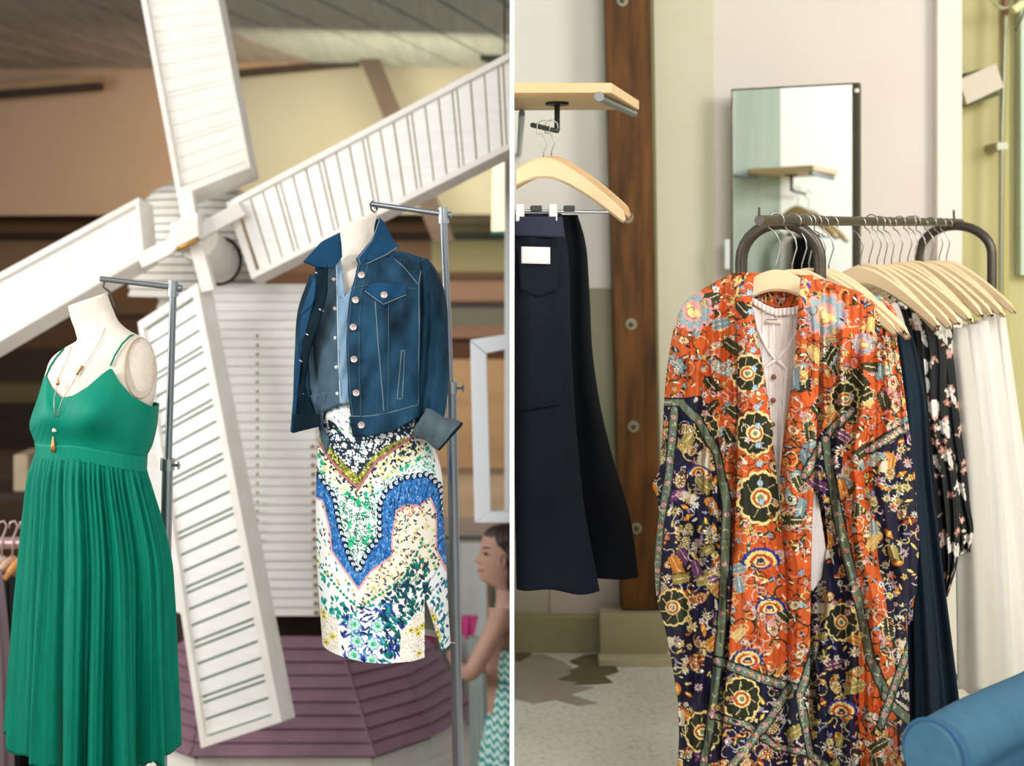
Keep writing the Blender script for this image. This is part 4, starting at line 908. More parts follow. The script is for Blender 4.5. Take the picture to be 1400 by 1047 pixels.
MB().lathe([(.002, 0), (.014, 0), (.014, -.012), (.002, -.012)], (X(819, 3.62), 3.628, sz0-.010), 14, 'y').build('bracket_end', mat('dull_steel', '8a8a86', .6, .5), shf)
MB().tube([Vector((.03, 4.0, sz0-.012)), Vector((.03, 5.49, sz0-.012))], .010, 10).build('wall_bracket', M_st, shf)
hk = P(762, 138, 3.82)
bz = Z(177, 3.8)
MB().tube([Vector((hk.x, 3.84, sz0)), Vector((hk.x, 3.84, bz))], .0085, 10).build('drop_rod', mat('black_green_iron', '232b25', .5, .4), shf, smooth='auto')
MB().lathe([(.002, 0), (.034, 0), (.034, -.006), (.002, -.006)], (hk.x, 3.84, sz0-.001), 20).build('flange', mat('black_green_iron', '', .5), shf)
MB().tube([Vector((hk.x, 3.84, bz)), Vector((X(728, 3.60), 3.60, Z(171, 3.60)))], .007, 10).build('hook_rail', mat('black_green_iron', '', .5), shf, smooth='auto')
# wooden hangers ----------------------------------------------------------
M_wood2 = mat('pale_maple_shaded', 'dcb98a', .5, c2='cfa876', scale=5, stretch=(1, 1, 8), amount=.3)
def hanger_mesh(half=.215, drop=.150, th=.046, dep=.011, lo=-1.0, cur=.035):
    """curved wooden coat hanger about its own apex, in the x-z plane"""
    bm = MB(); n = 34; rows = []
    for i in range(n+1):
        s = lo+(1-lo)*i/n; a = abs(s)
        z = -drop*(.72*(math.sqrt(a*a+.045)-.212)/.81+.28*a*a)-.012*math.sin(a*math.pi)*0; t = th*(1-.30*a)
        y = -cur*a*a
        low = z-t-.006*(1-a)
        if a > .93: k = (a-.93)/.07; m = (z+low)/2; z = m+(z-m)*math.sqrt(max(0.02, 1-k*k)); low = m+(low-m)*math.sqrt(max(.02, 1-k*k))
        rows.append((s*half, y, z, low, dep*(1+.25*a)))
    for x, y, z, low, d in rows:
        bm.v += [(x, y-d, z-.006), (x, y-d*.5, z), (x, y+d*.5, z), (x, y+d, z-.006), (x, y+d, low+.006), (x, y+d*.5, low), (x, y-d*.5, low), (x, y-d, low+.006)]
    for i in range(n):
        for k in range(8):
            k2 = (k+1) % 8; bm.f.append((i*8+k, i*8+k2, (i+1)*8+k2, (i+1)*8+k))
    bm.f += [tuple(range(8))[::-1], tuple(n*8+k for k in range(8))]
    return bm
def hook_pts(h, y=0):
    """wire hook rising from the apex by h and closing over a bar of radius 13 mm"""
    p = [(0, y, -.004), (0, y, .012), (.010, y, h*.45), (.006, y, h*.62), (-.006, y, h*.78), (-.018, y, h-.018)]
    for k in range(9):
        a = math.pi*(1.08-1.25*k/8); p.append((.0185*math.cos(a), y, h+.0185*math.sin(a)))
    return p
def make_hanger(name, label, group, hook_h, m=M_wood, clips=False, **kw):
    r = empty(name, (0, 0, 0), label, 'hanger', group)
    hanger_mesh(**kw).build('hanger_arms', m, r, smooth='auto')
    MB().tube([Vector(q) for q in hook_pts(hook_h)], .0019, 8).build('hook', M_wire, r, smooth=True)
    return r
def settle(r, loc, rz): r.location = loc; r.rotation_euler = (0, 0, rz)
# two trouser hangers below the shelf
jr = [(743, 3.62, 215, 'front wooden trouser hanger with clips below the shelf'), (754, 3.76, 213, 'wooden hanger just behind the front one below the shelf')]
for k, (px, Y, pa, lab) in enumerate(jr):
    h = empty('trouser_hanger', P(px, pa, Y), lab, 'hanger', 'wooden trouser hangers below the shelf')
    half = .225; lo = max(-1.0, -(h.location.x-.012)/half)
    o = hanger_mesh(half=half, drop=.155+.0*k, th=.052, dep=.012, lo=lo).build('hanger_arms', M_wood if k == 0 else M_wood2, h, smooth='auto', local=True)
    MB().tube([Vector(q) for q in hook_pts(bz-h.location.z+.004 if k else Z(174, 3.62)-h.location.z)], .0019, 8).build('hook', M_wire, h, smooth=True, local=True)
    barz = Z(288, Y)-h.location.z
    c = MB().tube([Vector((-h.location.x+.008, 0, barz)), Vector((.165, 0, barz-.004))], .0045, 10).build('clip_bar', M_st2, h, smooth='auto', local=True)
    for cx in (706-px, 756-px):
        xx = max(cx*Y/F, -h.location.x+.022)
        MB().box((xx-.012, -.014, barz-.030), (xx+.012, .014, barz+.018)).build('clip', mat('pale_clip', 'd9d4cc', .35, .3), c, bevel=.004, local=True)
        MB().box((xx+.03, -.012, barz-.002), (xx+.06, .012, barz+.014)).build('rubber_pad', mat('dark_rubber', '3b3b3a', .7), c, bevel=.003, local=True)
# jeans under the shelf
M_jean = mat('dark_indigo_denim', '12161d', .85, c2='1a212b', scale=6, amount=.3, bump=.35, bscale=260, spec=.12)
M_jean2 = mat('black_indigo_denim', '0a0c11', .9, spec=.1, c2='0f1319', scale=6, amount=.3, bump=.35, bscale=260)
def jf(amp=.006, k=5, seed=0):
    q = random.Random(seed); a, b = q.uniform(0, 6), q.uniform(0, 6)
    return lambda px, rr, th, u: (0*px, amp*np.sin(k*th+a+(rr-300)*.004)+amp*.6*np.sin((rr+px*.6)*.035+b)*np.clip((rr-560)/100, 0, 1), 4*np.sin(px*.05+a)*np.clip((rr-760)/30, 0, 1))
j1 = empty('jeans', P(745, 800, 3.64), 'dark indigo jeans with white patch hanging nearest below the shelf', 'jeans', 'jeans hanging below the shelf')
JL = crv([(292, 703.6), (500, 703.6), (700, 704), (800, 706)])
tubecloth('legs', JL, crv([(292, 768), (340, 776), (450, 780), (600, 789), (700, 800), (803, 820)]), 292, 803, 3.64, crv([(292, .03), (420, .05), (803, .06)]), M_jean, j1, 100, 90, fold=jf(), caps=True)
DJ1 = lambda px, py: 3.585+0*px
patch('waistband', [(704, 296), (769, 296)], [(704, 322), (772, 325)], [(704, 296), (704, 322)], [(769, 296), (772, 325)], lambda x, y: 3.598+.02*((x-735)/35)**2, mat('violet_indigo_denim', '2b2c42', .8, c2='23263a', scale=8, bump=.3, bscale=260), j1, 20, 8)
patch('white_patch', [(713, 337), (752, 338)], [(713, 360), (752, 361)], [(713, 337), (713, 360)], [(752, 338), (752, 361)], lambda x, y: 3.575+.012*((x-735)/35)**2, mat('white_leather_patch', 'e8e2de', .6), j1, 10, 8, thick=.004)
patch('back_pocket', [(708, 336), (768, 338)], [(712, 395), (736, 406), (762, 396)], [(708, 336), (712, 395)], [(768, 338), (762, 396)], lambda x, y: 3.5855+.012*((x-735)/35)**2, M_jean, j1, 16, 16, thick=.003)
MB().tube([P(712, 560+0*k, 3.574) if k == 0 else P(712+k*9, 562-k*1.5, 3.576) for k in range(7)], .002, 5).build('knee_seam', M_jean2, j1)
j2 = empty('jeans', P(820, 790, 3.80), 'blackish flared jeans hanging behind the patched pair', 'jeans', 'jeans hanging below the shelf')
tubecloth('legs', crv([(292, 766), (450, 768), (600, 775), (800, 760)]), crv([(294, 790), (320, 798), (400, 806), (480, 810), (560, 822), (640, 842), (700, 860), (785, 873)]), 294, 785, 3.80, crv([(292, .03), (400, .05), (785, .07)]), M_jean2, j2, 90, 80, fold=jf(.010, 4, 3), caps=True)
# mirror -------------------------------------------------------------------
def glass_mirror():
    m = bpy.data.materials.new('mirror_glass'); m.use_nodes = True; b = m.node_tree.nodes['Principled BSDF']
    b.inputs['Base Color'].default_value = (.86, .92, .90, 1); b.inputs['Metallic'].default_value = 1; b.inputs['Roughness'].default_value = .015
    return m
mi = empty('floor_mirror', P(1080, 900, 5.3), 'tall mirror in a thin dark brass frame leaning by the cream wall', 'mirror')
mi.location.z = 0
mlx, mly = X(1000, 5.36), 5.36; md_ = Vector((.918, -.396, 0)).normalized(); W_ = .488; ztop = Z(122, 5.36)
a0 = Vector((mlx, mly, .10)); nrm = Vector((-.396, -.918, 0)).normalized()
q = lambda s, z, o=0: a0+md_*s+Vector((0, 0, z))+nrm*o
H_ = ztop-.10
MB().slab([q(.004, .004, .0), q(W_-.004, .004, .0), q(W_-.004, H_-.004, .0), q(.004, H_-.004, .0)], -nrm*.006).build('mirror_pane', glass_mirror(), mi)
M_mf = mat('dark_brass', '6f6245', .4, .6, c2='4d4632', scale=20)
for s0, s1, z0, z1 in ((0, .006, 0, H_), (W_-.006, W_, 0, H_), (0, W_, 0, .012), (0, W_, H_-.006, H_)):
    MB().slab([q(s0, z0, .004), q(s1, z0, .004), q(s1, z1, .004), q(s0, z1, .004)], -nrm*.05).build('frame_rail', M_mf, mi)
MB().slab([q(W_+.001, 0, -.002), q(W_+.020, 0, -.002), q(W_+.020, H_, -.002), q(W_+.001, H_, -.002)], -nrm*.05).build('frame_side', mat('dark_olive_metal', '4a4636', .5, .4), mi)
MB().lathe([(.001, 0), (.009, -.001), (.009, -.006), (.001, -.008)], tuple(q(W_+.010, H_-.032, .0)), 14, 'y').build('screw', mat('pale_screw', 'd8c9c6', .3, .4), mi)
for s in (.05, W_-.05): MB().box(tuple(q(s, -.10, 0)-Vector((.02, .03, 0))), tuple(q(s, 0.0, 0)+Vector((.02, .03, 0)))).build('foot', M_mf, mi)
cl = MB().slab([q(-.030, Z(368, 5.36)-.10, 0), q(-.006, Z(368, 5.36)-.10, 0), q(-.006, Z(327, 5.36)-.10, 0), q(-.030, Z(327, 5.36)-.10, 0)], -nrm*.02).build('white_catch', mat('white_plastic', 'eef2ee', .3), mi, bevel=.006)
# things the yellow bay shows: pipe, tilted card, wires, pale door edge
YB = 5.66
pp = empty('wall_pipe', P(1370, 700, YB), 'thin grey metal pipe running up the yellow wall', 'pipe')
MB().tube([P(1366, 1000, YB), P(1368, 420, YB), P(1370, 180, YB), P(1375, 22, YB)], .0105, 12).build('conduit', mat('grey_pipe', '9a9a84', .4, .5), pp, smooth='auto')
MB().tube([P(1375, 22, YB), P(1376, -60, YB)], .014, 12).build('coupling', mat('reddish_fitting', '8d6a55', .5), pp, smooth='auto')
for y in (200, 520): MB().box(tuple(P(1362, y+5, YB)-Vector((0, .012, 0))), tuple(P(1377, y-5, YB)+Vector((0, .14, 0)))).build('bracket', mat('grey_pipe', '', .4), pp)
cb_ = empty('tilted_card', P(1341, 115, YB-.06), 'pale grey box tilted on the yellow wall beside the pipe', 'box')
MB().slab([P(1322, 143, YB-.07), P(1373, 119, YB-.07), P(1362, 86, YB-.07), P(1311, 109, YB-.07)], (0, .045, 0)).build('cover', mat('warm_grey_plastic', 'd3c8b4', .6), cb_, bevel=.003)
MB().slab([P(1330, 142, YB-.02), P(1368, 130, YB-.02), P(1350, 92, YB-.02), P(1318, 100, YB-.02)], (0, .14, 0)).build('back_box', mat('dark_olive_box', '5d6040', .7), cb_)
wr_ = empty('cable_bundle', P(1385, 12, YB), 'tangled pale cables where the pipe meets the top', 'cable')
for i, pts in enumerate(([(1352, -4), (1362, 8), (1378, 12), (1392, 4), (1400, -8)], [(1356, 2), (1370, 12), (1386, 8), (1404, -4)], [(1404, 4), (1398, 22), (1392, 36), (1388, 42)])):
    MB().tube([P(x, y, YB-.05-.012*i) for x, y in pts], .005, 8).build('cable', mat('cable%d' % (i > 1), 'b9b88c' if i < 2 else '5a6546', .6), wr_, smooth=True)
MB().tube([P(1385, 14, YB-.09), P(1398, 5, YB-.09)], .018, 12).build('pale_connector', mat('cream_plastic', 'eee3b0', .5), wr_, smooth='auto')
struct('door_1', MB().box((X(1391, 5.76), 5.72, Z(376, 5.76)), (X(1470, 5.76), 5.79, 3.2)), mat('pale_teal_panel', 'c9d9c6', .6))
struct('trim_8', MB().box((X(1378, 5.72), 5.77, 0), (X(1386, 5.72), 5.79, 3.6)), mat('yellow_moulding', 'c2b878', .7))
# ------------------------------------------------------------------ clothes rack
M_iron = mat('dark_bronze_tube', '4a443d', .38, .6, c2='5b544b', scale=12, bump=.1, bscale=120)
BA, BB = P(1038, 301, 3.08), P(1313, 304, 4.42)
bd = (BB-BA); blen = bd.length; bu = bd.normalized(); flat = Vector((bu.x, bu.y, 0)).normalized(); side = Vector((flat.y, -flat.x, 0))
rk = empty('clothing_rack', (BA.x, BA.y, 0), 'dark metal clothing rack with two arched ends and a straight bar', 'clothes rack')
MB().tube([BA, BB], .0125, 16).build('hanging_bar', M_iron, rk, smooth='auto')
MB().tube([BA+Vector((0, 0, .010)), BA+Vector((0, 0, .030))], .003, 8).build('bar_pin', M_iron, rk)
def arch(c, w, foot_spread, drop=.10, side=side):
    pts = []
    L_ = c-side*w; R_ = c+side*w
    pts.append(Vector((L_.x, L_.y, .02))-side*foot_spread); pts.append(L_-Vector((0, 0, drop+.5))-side*foot_spread*.2)
    for k in range(15):
        a = math.pi*(1-k/14); pts.append(c+side*(w*math.cos(a))+Vector((0, 0, -drop+(drop-.006)*math.sin(a))))
    pts.append(R_-Vector((0, 0, drop+.5))+side*foot_spread*.2); pts.append(Vector((R_.x, R_.y, .02))+side*foot_spread)
    return MB().tube(pts, .0155, 16).build('arched_end', M_iron, rk, smooth='auto')
A1 = P(1067, 302, 3.31); A2 = P(1306, 306, 4.36)
arch(A1, .097, .0, side=Vector((.985, -.17, 0))); arch(A2, .118, .0)
MB().tube([A2+Vector((-.01, -.02, 0)), A2+Vector((-.012, -.02, .045))], .004, 8).build('bar_pin', M_iron, rk)
MB().tube([A1+Vector((0, 0, -1.45)), A2+Vector((0, 0, -1.5))], .012, 12).build('lower_brace', M_iron, rk, smooth='auto')
# hangers on the bar: position along it found from the hook's column
def on_bar(px):
    t = ((px-700)/F*BA.y-BA.x)/(bd.x-(px-700)/F*bd.y); return BA+bd*t
rz = math.atan2(side.y, side.x)
first = None
hs = [(1059, .118, 'wooden hanger holding the orange patterned kimono at the bar tip', 0)]
g1 = [1083, 1096, 1106, 1115, 1124, 1133]
g2 = [1176, 1188, 1199, 1209, 1219, 1230, 1241, 1251, 1262, 1273, 1284, 1294]
G1 = 'wooden hangers behind the kimono'; G2 = 'wooden hangers along the far half of the bar'
def relabel(i, n, where):
    w = ['first', 'second', 'third', 'fourth', 'fifth', 'sixth', 'seventh', 'eighth', 'ninth', 'tenth', 'eleventh', 'twelfth'][i]
    return 'pale wooden hanger, %s %s' % (w, where)
proto = make_hanger('wooden_hanger', 'wooden hanger holding the orange patterned kimono at the bar tip', None, .118, cur=0.0)
protoc = make_hanger('wooden_hanger', 'pale wooden hanger', None, .118)
b0 = on_bar(1062); settle(proto, (b0.x, b0.y+.005, b0.z-.106-.012), 0)
proto2 = None
for gi, (lst, grp, wh) in enumerate(((g1, G1, 'along the bar behind the kimono hanger'), (g2, G2, 'from the gap in the middle of the bar'))):
    for i, px in enumerate(lst):
        lab = relabel(i, len(lst), wh)
        h = protoc if first is None else copy_tree(protoc)
        first = 1; h['label'] = lab; h['group'] = grp
        b = on_bar(px); settle(h, (b.x, b.y, b.z-.106-.012+rnd.uniform(-.007, .002)), rz*((.5 if gi == 0 else .8)+.2*rnd.random())+rnd.uniform(-.09, .09)); h.rotation_euler.y = rnd.uniform(-.045, .06)
proto['group'] = G1
# ------------------------------------------------------------------ kimono print
kc = Canvas(880, 365, 1275, 1060, 'c65a28', 2)
r3 = random.Random(21); V = r3.uniform
NAV = '1b1830'
for pl in ([(880, 600), (912, 548), (955, 540), (972, 556), (985, 610), (992, 650), (1000, 720), (996, 1060), (880, 1060)],
           [(990, 905), (1042, 925), (1078, 900), (1085, 1060), (985, 1060)],
           [(1112, 612), (1138, 562), (1156, 560), (1150, 640), (1160, 760), (1172, 860), (1176, 1060), (1106, 1060), (1104, 900), (1112, 780)],
           [(1196, 600), (1218, 586), (1275, 570), (1275, 1060), (1228, 1060), (1222, 900), (1200, 760), (1192, 680)],
           [(1060, 930), (1104, 930), (1104, 1060), (1060, 1060)]): kc.poly(pl, NAV)
orange_only = np.all(np.abs(kc.a-np.array(hx('c65a28'))) < 3, -1)
def is_or(x, y):
    i = int((y-kc.y0)*2); j = int((x-kc.x0)*2)
    return 0 <= i < orange_only.shape[0] and 0 <= j < orange_only.shape[1] and orange_only[i, j]
# dark stems and pale scrolls
for k in range(800):
    x, y = V(885, 1270), V(370, 1055)
    if is_or(x, y): kc.curl(x, y, V(9, 22), r3.choice(['33321c', '2c2f20', '4a2a16', 'c23f16']), V(1.2, 2.6), V(0, 6), V(.3, .7), r3.choice([-1, 1]))
for k in range(560):
    x, y = V(885, 1270), V(370, 1055)
    kc.curl(x, y, V(6, 15), r3.choice(['dcccb8', 'd6a48e', 'b9c4c8', 'd6c27c']), V(.8, 1.3), V(0, 6), V(.4, .9), r3.choice([-1, 1]))
for k in range(1500):
    x, y = V(885, 1270), V(370, 1055)
    if is_or(x, y):
        q = r3.random()
        if q < .40: kc.leaf(x, y, V(4, 8.5), V(1.8, 3.2), r3.choice(['2d2f1e', '26281c', '3a3c24']), 0.3+V(-1, 2)); kc.leaf(x+.5, y, V(2.5, 5), 1.2, r3.choice(['e5cf7c', '8fa6ae', 'e9dfc0']), V(0, 3))
        elif q < .58: kc.flower(x, y, V(3, 4.6), r3.choice(['d6cbc0', '8aa3b4', 'b98a98', 'd6b468', 'c9bfa8']), r3.choice(['b8521e', 'e8c860', '3c3a50']), 5, '3a2a1c', V(0, 1))
        elif q < .75: kc.leaf(x, y, V(3, 6), V(1.2, 2.2), r3.choice(['e6cc70', 'd8792a', '8ba0a6', 'f0e0c0']), V(0, 3))
        else: kc.ell(x, y, V(.8, 1.6), V(.8, 1.6), r3.choice(['f2e6d6', 'e6cc70', 'a9b8be', '2f2c1e']))
    else:
        q = r3.random()
        if q < .24: kc.daisy(x, y, V(5, 8.5), r3.choice(['d8d0bc', 'cfc08c', 'c9a9b0', 'd6c47e', 'dcd6c6']), r3.choice(['c98a3a', '8a5a2a', '5a3a6a']), 8, '0f0d1c')
        elif q < .46: kc.leaf(x, y, V(6, 12), V(2.5, 4.2), r3.choice(['b8601c', 'c97a2c', '943f1c', NAV, NAV, '3c3f22']), V(0, 3)); kc.leaf(x, y, 5, 1.4, 'e9c460', V(0, 3))
        elif q < .8: kc.leaf(x, y, V(3, 7), V(1.2, 2.2), r3.choice(['e8e4dc', 'c9c6a8', '8f86a8', 'e0c880']), V(0, 3))
        else: kc.ell(x, y, V(.8, 1.5), V(.8, 1.5), r3.choice(['f0ece2', 'e0c880', '7d6aa0']))
def scallop(x, y, R, sx=1, sy=1, oval='8c7f3a'):
    for rr, c, n in ((R*1.12, 'ead58c', 13), (R, '2b2c1e', 13)):
        for k in range(n):
            a = k*2*math.pi/n; kc.ell(x+sx*rr*.72*math.cos(a), y+sy*rr*.72*math.sin(a), rr*.30, rr*.26, c, a)
        kc.ell(x, y, rr*.75*sx, rr*.75*sy, c)
    kc.ell(x, y, R*.50*sx, R*.42*sy, 'ead58c'); kc.ell(x, y, R*.42*sx, R*.34*sy, 'b8521e'); kc.ell(x, y, R*.28*sx, R*.22*sy, 'e8e0b0'); kc.ell(x, y, R*.17*sx, R*.13*sy, '7d8c5a')
    for k in range(7):
        a = k*2*math.pi/7; kc.line([(x+sx*R*.5*math.cos(a), y+sy*R*.5*math.sin(a)), (x+sx*R*.85*math.cos(a+.2), y+sy*R*.85*math.sin(a+.2))], .9, 'd8c890')
def paisley(x, y, R, rot, c1, c2, c3):
    ca, sa = math.cos(rot), math.sin(rot)
    for k, (c, f) in enumerate(((c1, 1.0), ('ecdcae', .84), (c2, .74), (c3, .40))):
        kc.ell(x, y, R*f, R*.66*f, c, rot)
        if k < 3:
            t = np.linspace(0, 1, 10)
            for q in t: kc.ell(x+ca*R*(.5+.9*q)-sa*R*.5*q*q, y+sa*R*(.5+.9*q)+ca*R*.5*q*q, R*.5*f*(1-.75*q), R*.5*f*(1-.75*q), c)
    for k in range(9):
        a = k*2*math.pi/9; kc.ell(x+ca*R*.55*math.cos(a)-sa*R*.36*math.sin(a), y+sa*R*.55*math.cos(a)+ca*R*.36*math.sin(a), 1.1, 1.1, 'ecdcae')
    kc.flower(x, y, R*.26, c1, 'ecdcae', 5)
def lobed(x, y, R, rot, c, o):
    for cc, f in ((o, 1.22), (c, 1.0)):
        for k in range(6):
            q = -.8+1.6*k/5; px_, py_ = x+math.cos(rot)*R*q, y+math.sin(rot)*R*q
            for sg in (-1, 1): kc.leaf(px_+math.cos(rot+sg*1.0)*R*.32, py_+math.sin(rot+sg*1.0)*R*.32, R*.42*f*(1-.3*abs(q)), R*.16*f, cc, rot+sg*1.0)
        kc.leaf(x, y, R*f, R*.2*f, cc, rot)
    kc.line([(x-math.cos(rot)*R*.8, y-math.sin(rot)*R*.8), (x+math.cos(rot)*R*.8, y+math.sin(rot)*R*.8)], .9, 'ecdcae')
for k in range(125):
    x, y = V(892, 1258), V(385, 1050)
    if is_or(x, y): paisley(x, y, V(8, 13), V(0, 6.28), r3.choice(['2d2f1e', '26281c', '6f8a92']), r3.choice(['8aa3a8', 'c65a28', 'c98a8a', 'a8461e']), r3.choice(['c65a28', 'd6b468', '2d2f1e']))
    else: paisley(x, y, V(8, 12), V(0, 6.28), r3.choice(['b8601c', '6a6a3a', '8a3c1c']), r3.choice([NAV, '3a3a24', 'a8561c']), r3.choice(['d6b468', 'b8601c']))
for k in range(150):
    x, y = V(892, 1258), V(385, 1050)
    if is_or(x, y): lobed(x, y, V(9, 15), V(0, 3.1), r3.choice(['2d2f1e', '3a3c24', '7f9aa2', 'd6b468']), r3.choice(['ecdcae', '2a2418']))
    else: lobed(x, y, V(8, 14), V(0, 3.1), r3.choice(['c97a2c', '9a8a4a', 'cfc6b0', '6a3a6a']), r3.choice(['0f0d1c', 'd6c47e']))
def bloom(x, y, R):
    for k in range(11): a = k*2*math.pi/11; kc.ell(x+R*.8*math.cos(a), y+R*.8*math.sin(a), R*.26, R*.22, 'e0a09c', a)
    for k in range(11): a = k*2*math.pi/11; kc.ell(x+R*.66*math.cos(a), y+R*.66*math.sin(a), R*.24, R*.17, '8fa8ad', a)
    kc.ell(x, y, R*.5, R*.55, 'dca092'); kc.leaf(x-2, y, R*.42, R*.2, 'e9d48e', 1.2); kc.leaf(x+4, y+2, R*.38, R*.16, 'e9d48e', .5)
    kc.curl(x, y, R*.42, '8a4a52', 1, 1, .8)
def gaudy(x, y, R):
    for c, f in (('27358c', 1.15), ('e8cf7c', .95), ('b8481c', .72), ('efd995', .5), ('3a2f5a', .3)):
        for k in range(9): a = math.pi*(.05+.9*k/8); kc.ell(x+R*f*.75*math.cos(a), y-R*f*.6*math.sin(a)+R*.2, R*.20*f, R*.2*f, c, a)
        kc.ell(x, y, R*f*.65, R*f*.45, c)
for x, y, R in ((947, 425, 27), (1128, 430, 30), (1180, 470, 16)): bloom(x, y, R)
for x, y, R in ((1022, 510, 22), (1032, 592, 26), (1040, 680, 31), (1065, 905, 0.1), (965, 585, 17), (1155, 545, 20), (920, 830, 22), (1014, 955, 26), (1150, 850, 22), (960, 1000, 24), (1012, 905, 14)):
    if R > 1: scallop(x, y, R, .9, 1.1)
for x, y, R in ((1040, 765, 24), (1052, 830, 20), (1022, 900, 20), (1150, 970, 20), (955, 645, 14)): gaudy(x, y, R)
def band(pts, w=13):
    kc.line(pts, w+4, '15131f'); kc.line(pts, w, '68745c'); 
    L_ = 0; P_ = poly_at(pts, np.linspace(0, 1, 26))
    for i, (x, y) in enumerate(P_):
        if i % 3 == 0: kc.flower(x, y, 3.4, 'd9a2a0', 'b8521e', 5, '3a4436')
        else: kc.curl(x, y, 3.4, r3.choice(['c8d0b4', '9ab0c4', 'e3dcae']), .9, V(0, 6), .6)
for pts, w in (([(900, 550), (930, 550), (955, 575), (980, 620), (994, 690), (990, 780), (985, 870), (975, 960), (960, 1060)], 10), ([(897, 810), (903, 720), (916, 640), (922, 560)], 9),
               ([(1100, 650), (1120, 612), (1138, 585), (1165, 560)], 10), ([(1128, 600), (1142, 690), (1158, 760), (1178, 840), (1190, 900), (1215, 960), (1260, 1000)], 11), ([(1190, 614), (1230, 588), (1262, 572)], 10),
               ([(980, 903), (1050, 930), (1112, 948)], 11), ([(975, 978), (1020, 990), (1060, 1020), (1112, 1030)], 8), ([(990, 1060), (1050, 985), (1078, 940)], 10), ([(1116, 880), (1092, 950), (1108, 1030), (1145, 1062)], 10), ([(1255, 850), (1225, 930), (1200, 1000)], 9)):
    band(pts, w)
for k in range(420):
    x, y = V(890, 1260), V(380, 1055); q = r3.random()
    if q < .4: kc.leaf(x, y, V(3, 6), V(1.2, 2), r3.choice(['2b2c1e', 'd6c27c', 'b8571f', NAV]), V(0, 3))
    elif q < .75: kc.flower(x, y, V(3, 5), r3.choice(['d6cbc0', 'c9a0a0', 'd6b468']), 'a8481c', 5, '1f1c24', V(0, 1))
    else: kc.curl(x, y, V(5, 11), r3.choice(['2b2c1e', 'dcccb8']), 1.2, V(0, 6), .6)
for y in range(400, 700, 26): kc.flower(1024+(y-400)*.06, y, 4.2, 'a3c4dc', 'd8a050', 6, '33463f')
for k in range(6): kc.leaf(1101+V(-5, 5), 385+k*5, 6, 1.8, r3.choice(['4a3f98', 'e8d27a', '3a3480']), 1.1); kc.leaf(1010+V(-4, 4), 380+k*4, 5, 1.6, r3.choice(['4a3f98', 'e8d27a']), 2.0)
# ------------------------------------------------------------------ kimono cloth
M_kim = mat('printed_rayon', 'ffffff', .7, attr=True, spec=.2)
YK = 3.13
km = empty('kimono', P(1075, 1060, YK), 'orange and navy paisley kimono jacket on the front hanger', 'kimono', 'paisley kimonos on the rack')
def ridges(lst):
    """lst of (polyline of (col,row), width px, height m)"""
    def f(px, py):
        d = np.zeros(np.broadcast(px, py).shape)
        px = px+5*np.sin(py*.021)+2*np.sin(py*.053)
        for p, w, h in lst:
            best = np.full(d.shape, 1e9)
            for (x0, y0), (x1, y1) in zip(p[:-1], p[1:]):
                dx, dy = x1-x0, y1-y0; t = np.clip(((px-x0)*dx+(py-y0)*dy)/(dx*dx+dy*dy), 0, 1)
                best = np.minimum(best, np.hypot(px-x0-t*dx, py-y0-t*dy))
            d = d-h*1.5*np.exp(-(best/(w*.95))**1.25)
        return d
    return f
def sheet(name, L, R, y0, y1, dfun, par, nx, ny, top=None, bot=None, canvas=kc, m=M_kim, thick=.004, curl=.03):
    rows = np.linspace(0, 1, ny)[:, None]; u = np.linspace(0, 1, nx)[None]
    rr = y0+(y1-y0)*rows+0*u
    px = L(rr)+(R(rr)-L(rr))*u
    if top is not None: rr = rr+top(px)*(1-rows)**2
    if bot is not None: rr = rr+bot(px)*rows**4
    Y = dfun(px, rr)+curl*(np.abs(2*u-1)**4)
    return mesh_grid(name, PP(px, rr, Y), m, par, canvas.sample(px, rr) if canvas is not None else None, False, thick)
soft = lambda px, py: .005*np.sin(px*.27+2*np.sin(py*.012))+.003*np.sin(px*.61-py*.01)+.005*np.sin((px+py)*.07)*np.sin(py*.05)+.004*np.sin((px*.8-py)*.045+np.sin(py*.02)*2)
foldsL = ridges([([(972, 400), (950, 520), (938, 640), (925, 760), (935, 1080)], 9, .030), ([(985, 430), (975, 560), (968, 700), (962, 900), (960, 1080)], 7, .026), ([(942, 450), (922, 540), (918, 660), (912, 780)], 7, .022),
                 ([(1000, 420), (1001, 600), (992, 760), (985, 900), (975, 1080)], 7, .03), ([(915, 690), (930, 770), (965, 800), (992, 740)], 8, .028), ([(905, 790), (930, 850), (960, 870), (985, 850)], 8, .022),
                 ([(925, 870), (945, 950), (985, 985)], 9, .02), ([(940, 600), (955, 690), (975, 760)], 6, .02), ([(925, 880), (930, 1080)], 6, .025)])
foldsR = ridges([([(1125, 430), (1122, 560), (1125, 700), (1128, 900), (1125, 1080)], 8, .028), ([(1150, 450), (1145, 560), (1150, 700), (1165, 860), (1172, 1080)], 8, .034), ([(1180, 480), (1172, 600), (1178, 760), (1200, 900), (1205, 1080)], 9, .036),
                 ([(1205, 440), (1212, 560), (1210, 680), (1228, 790)], 7, .030), ([(1228, 520), (1234, 640), (1240, 740)], 6, .022), ([(1190, 820), (1212, 920), (1215, 1080)], 7, .026), ([(1120, 800), (1140, 850), (1168, 830)], 8, .022),
                 ([(1112, 900), (1135, 985), (1160, 960)], 8, .02)])
bulge = lambda px, c, w: -.05*np.exp(-((px-c)/w)**2)
dL = lambda px, py: YK-.01+.07*np.clip((960-px)/60, 0, 1)**2+foldsL(px, py)+soft(px, py)
dR = lambda px, py: YK-.00+.08*np.clip((px-1190)/60, 0, 1)**2+foldsR(px, py)+soft(px, py)
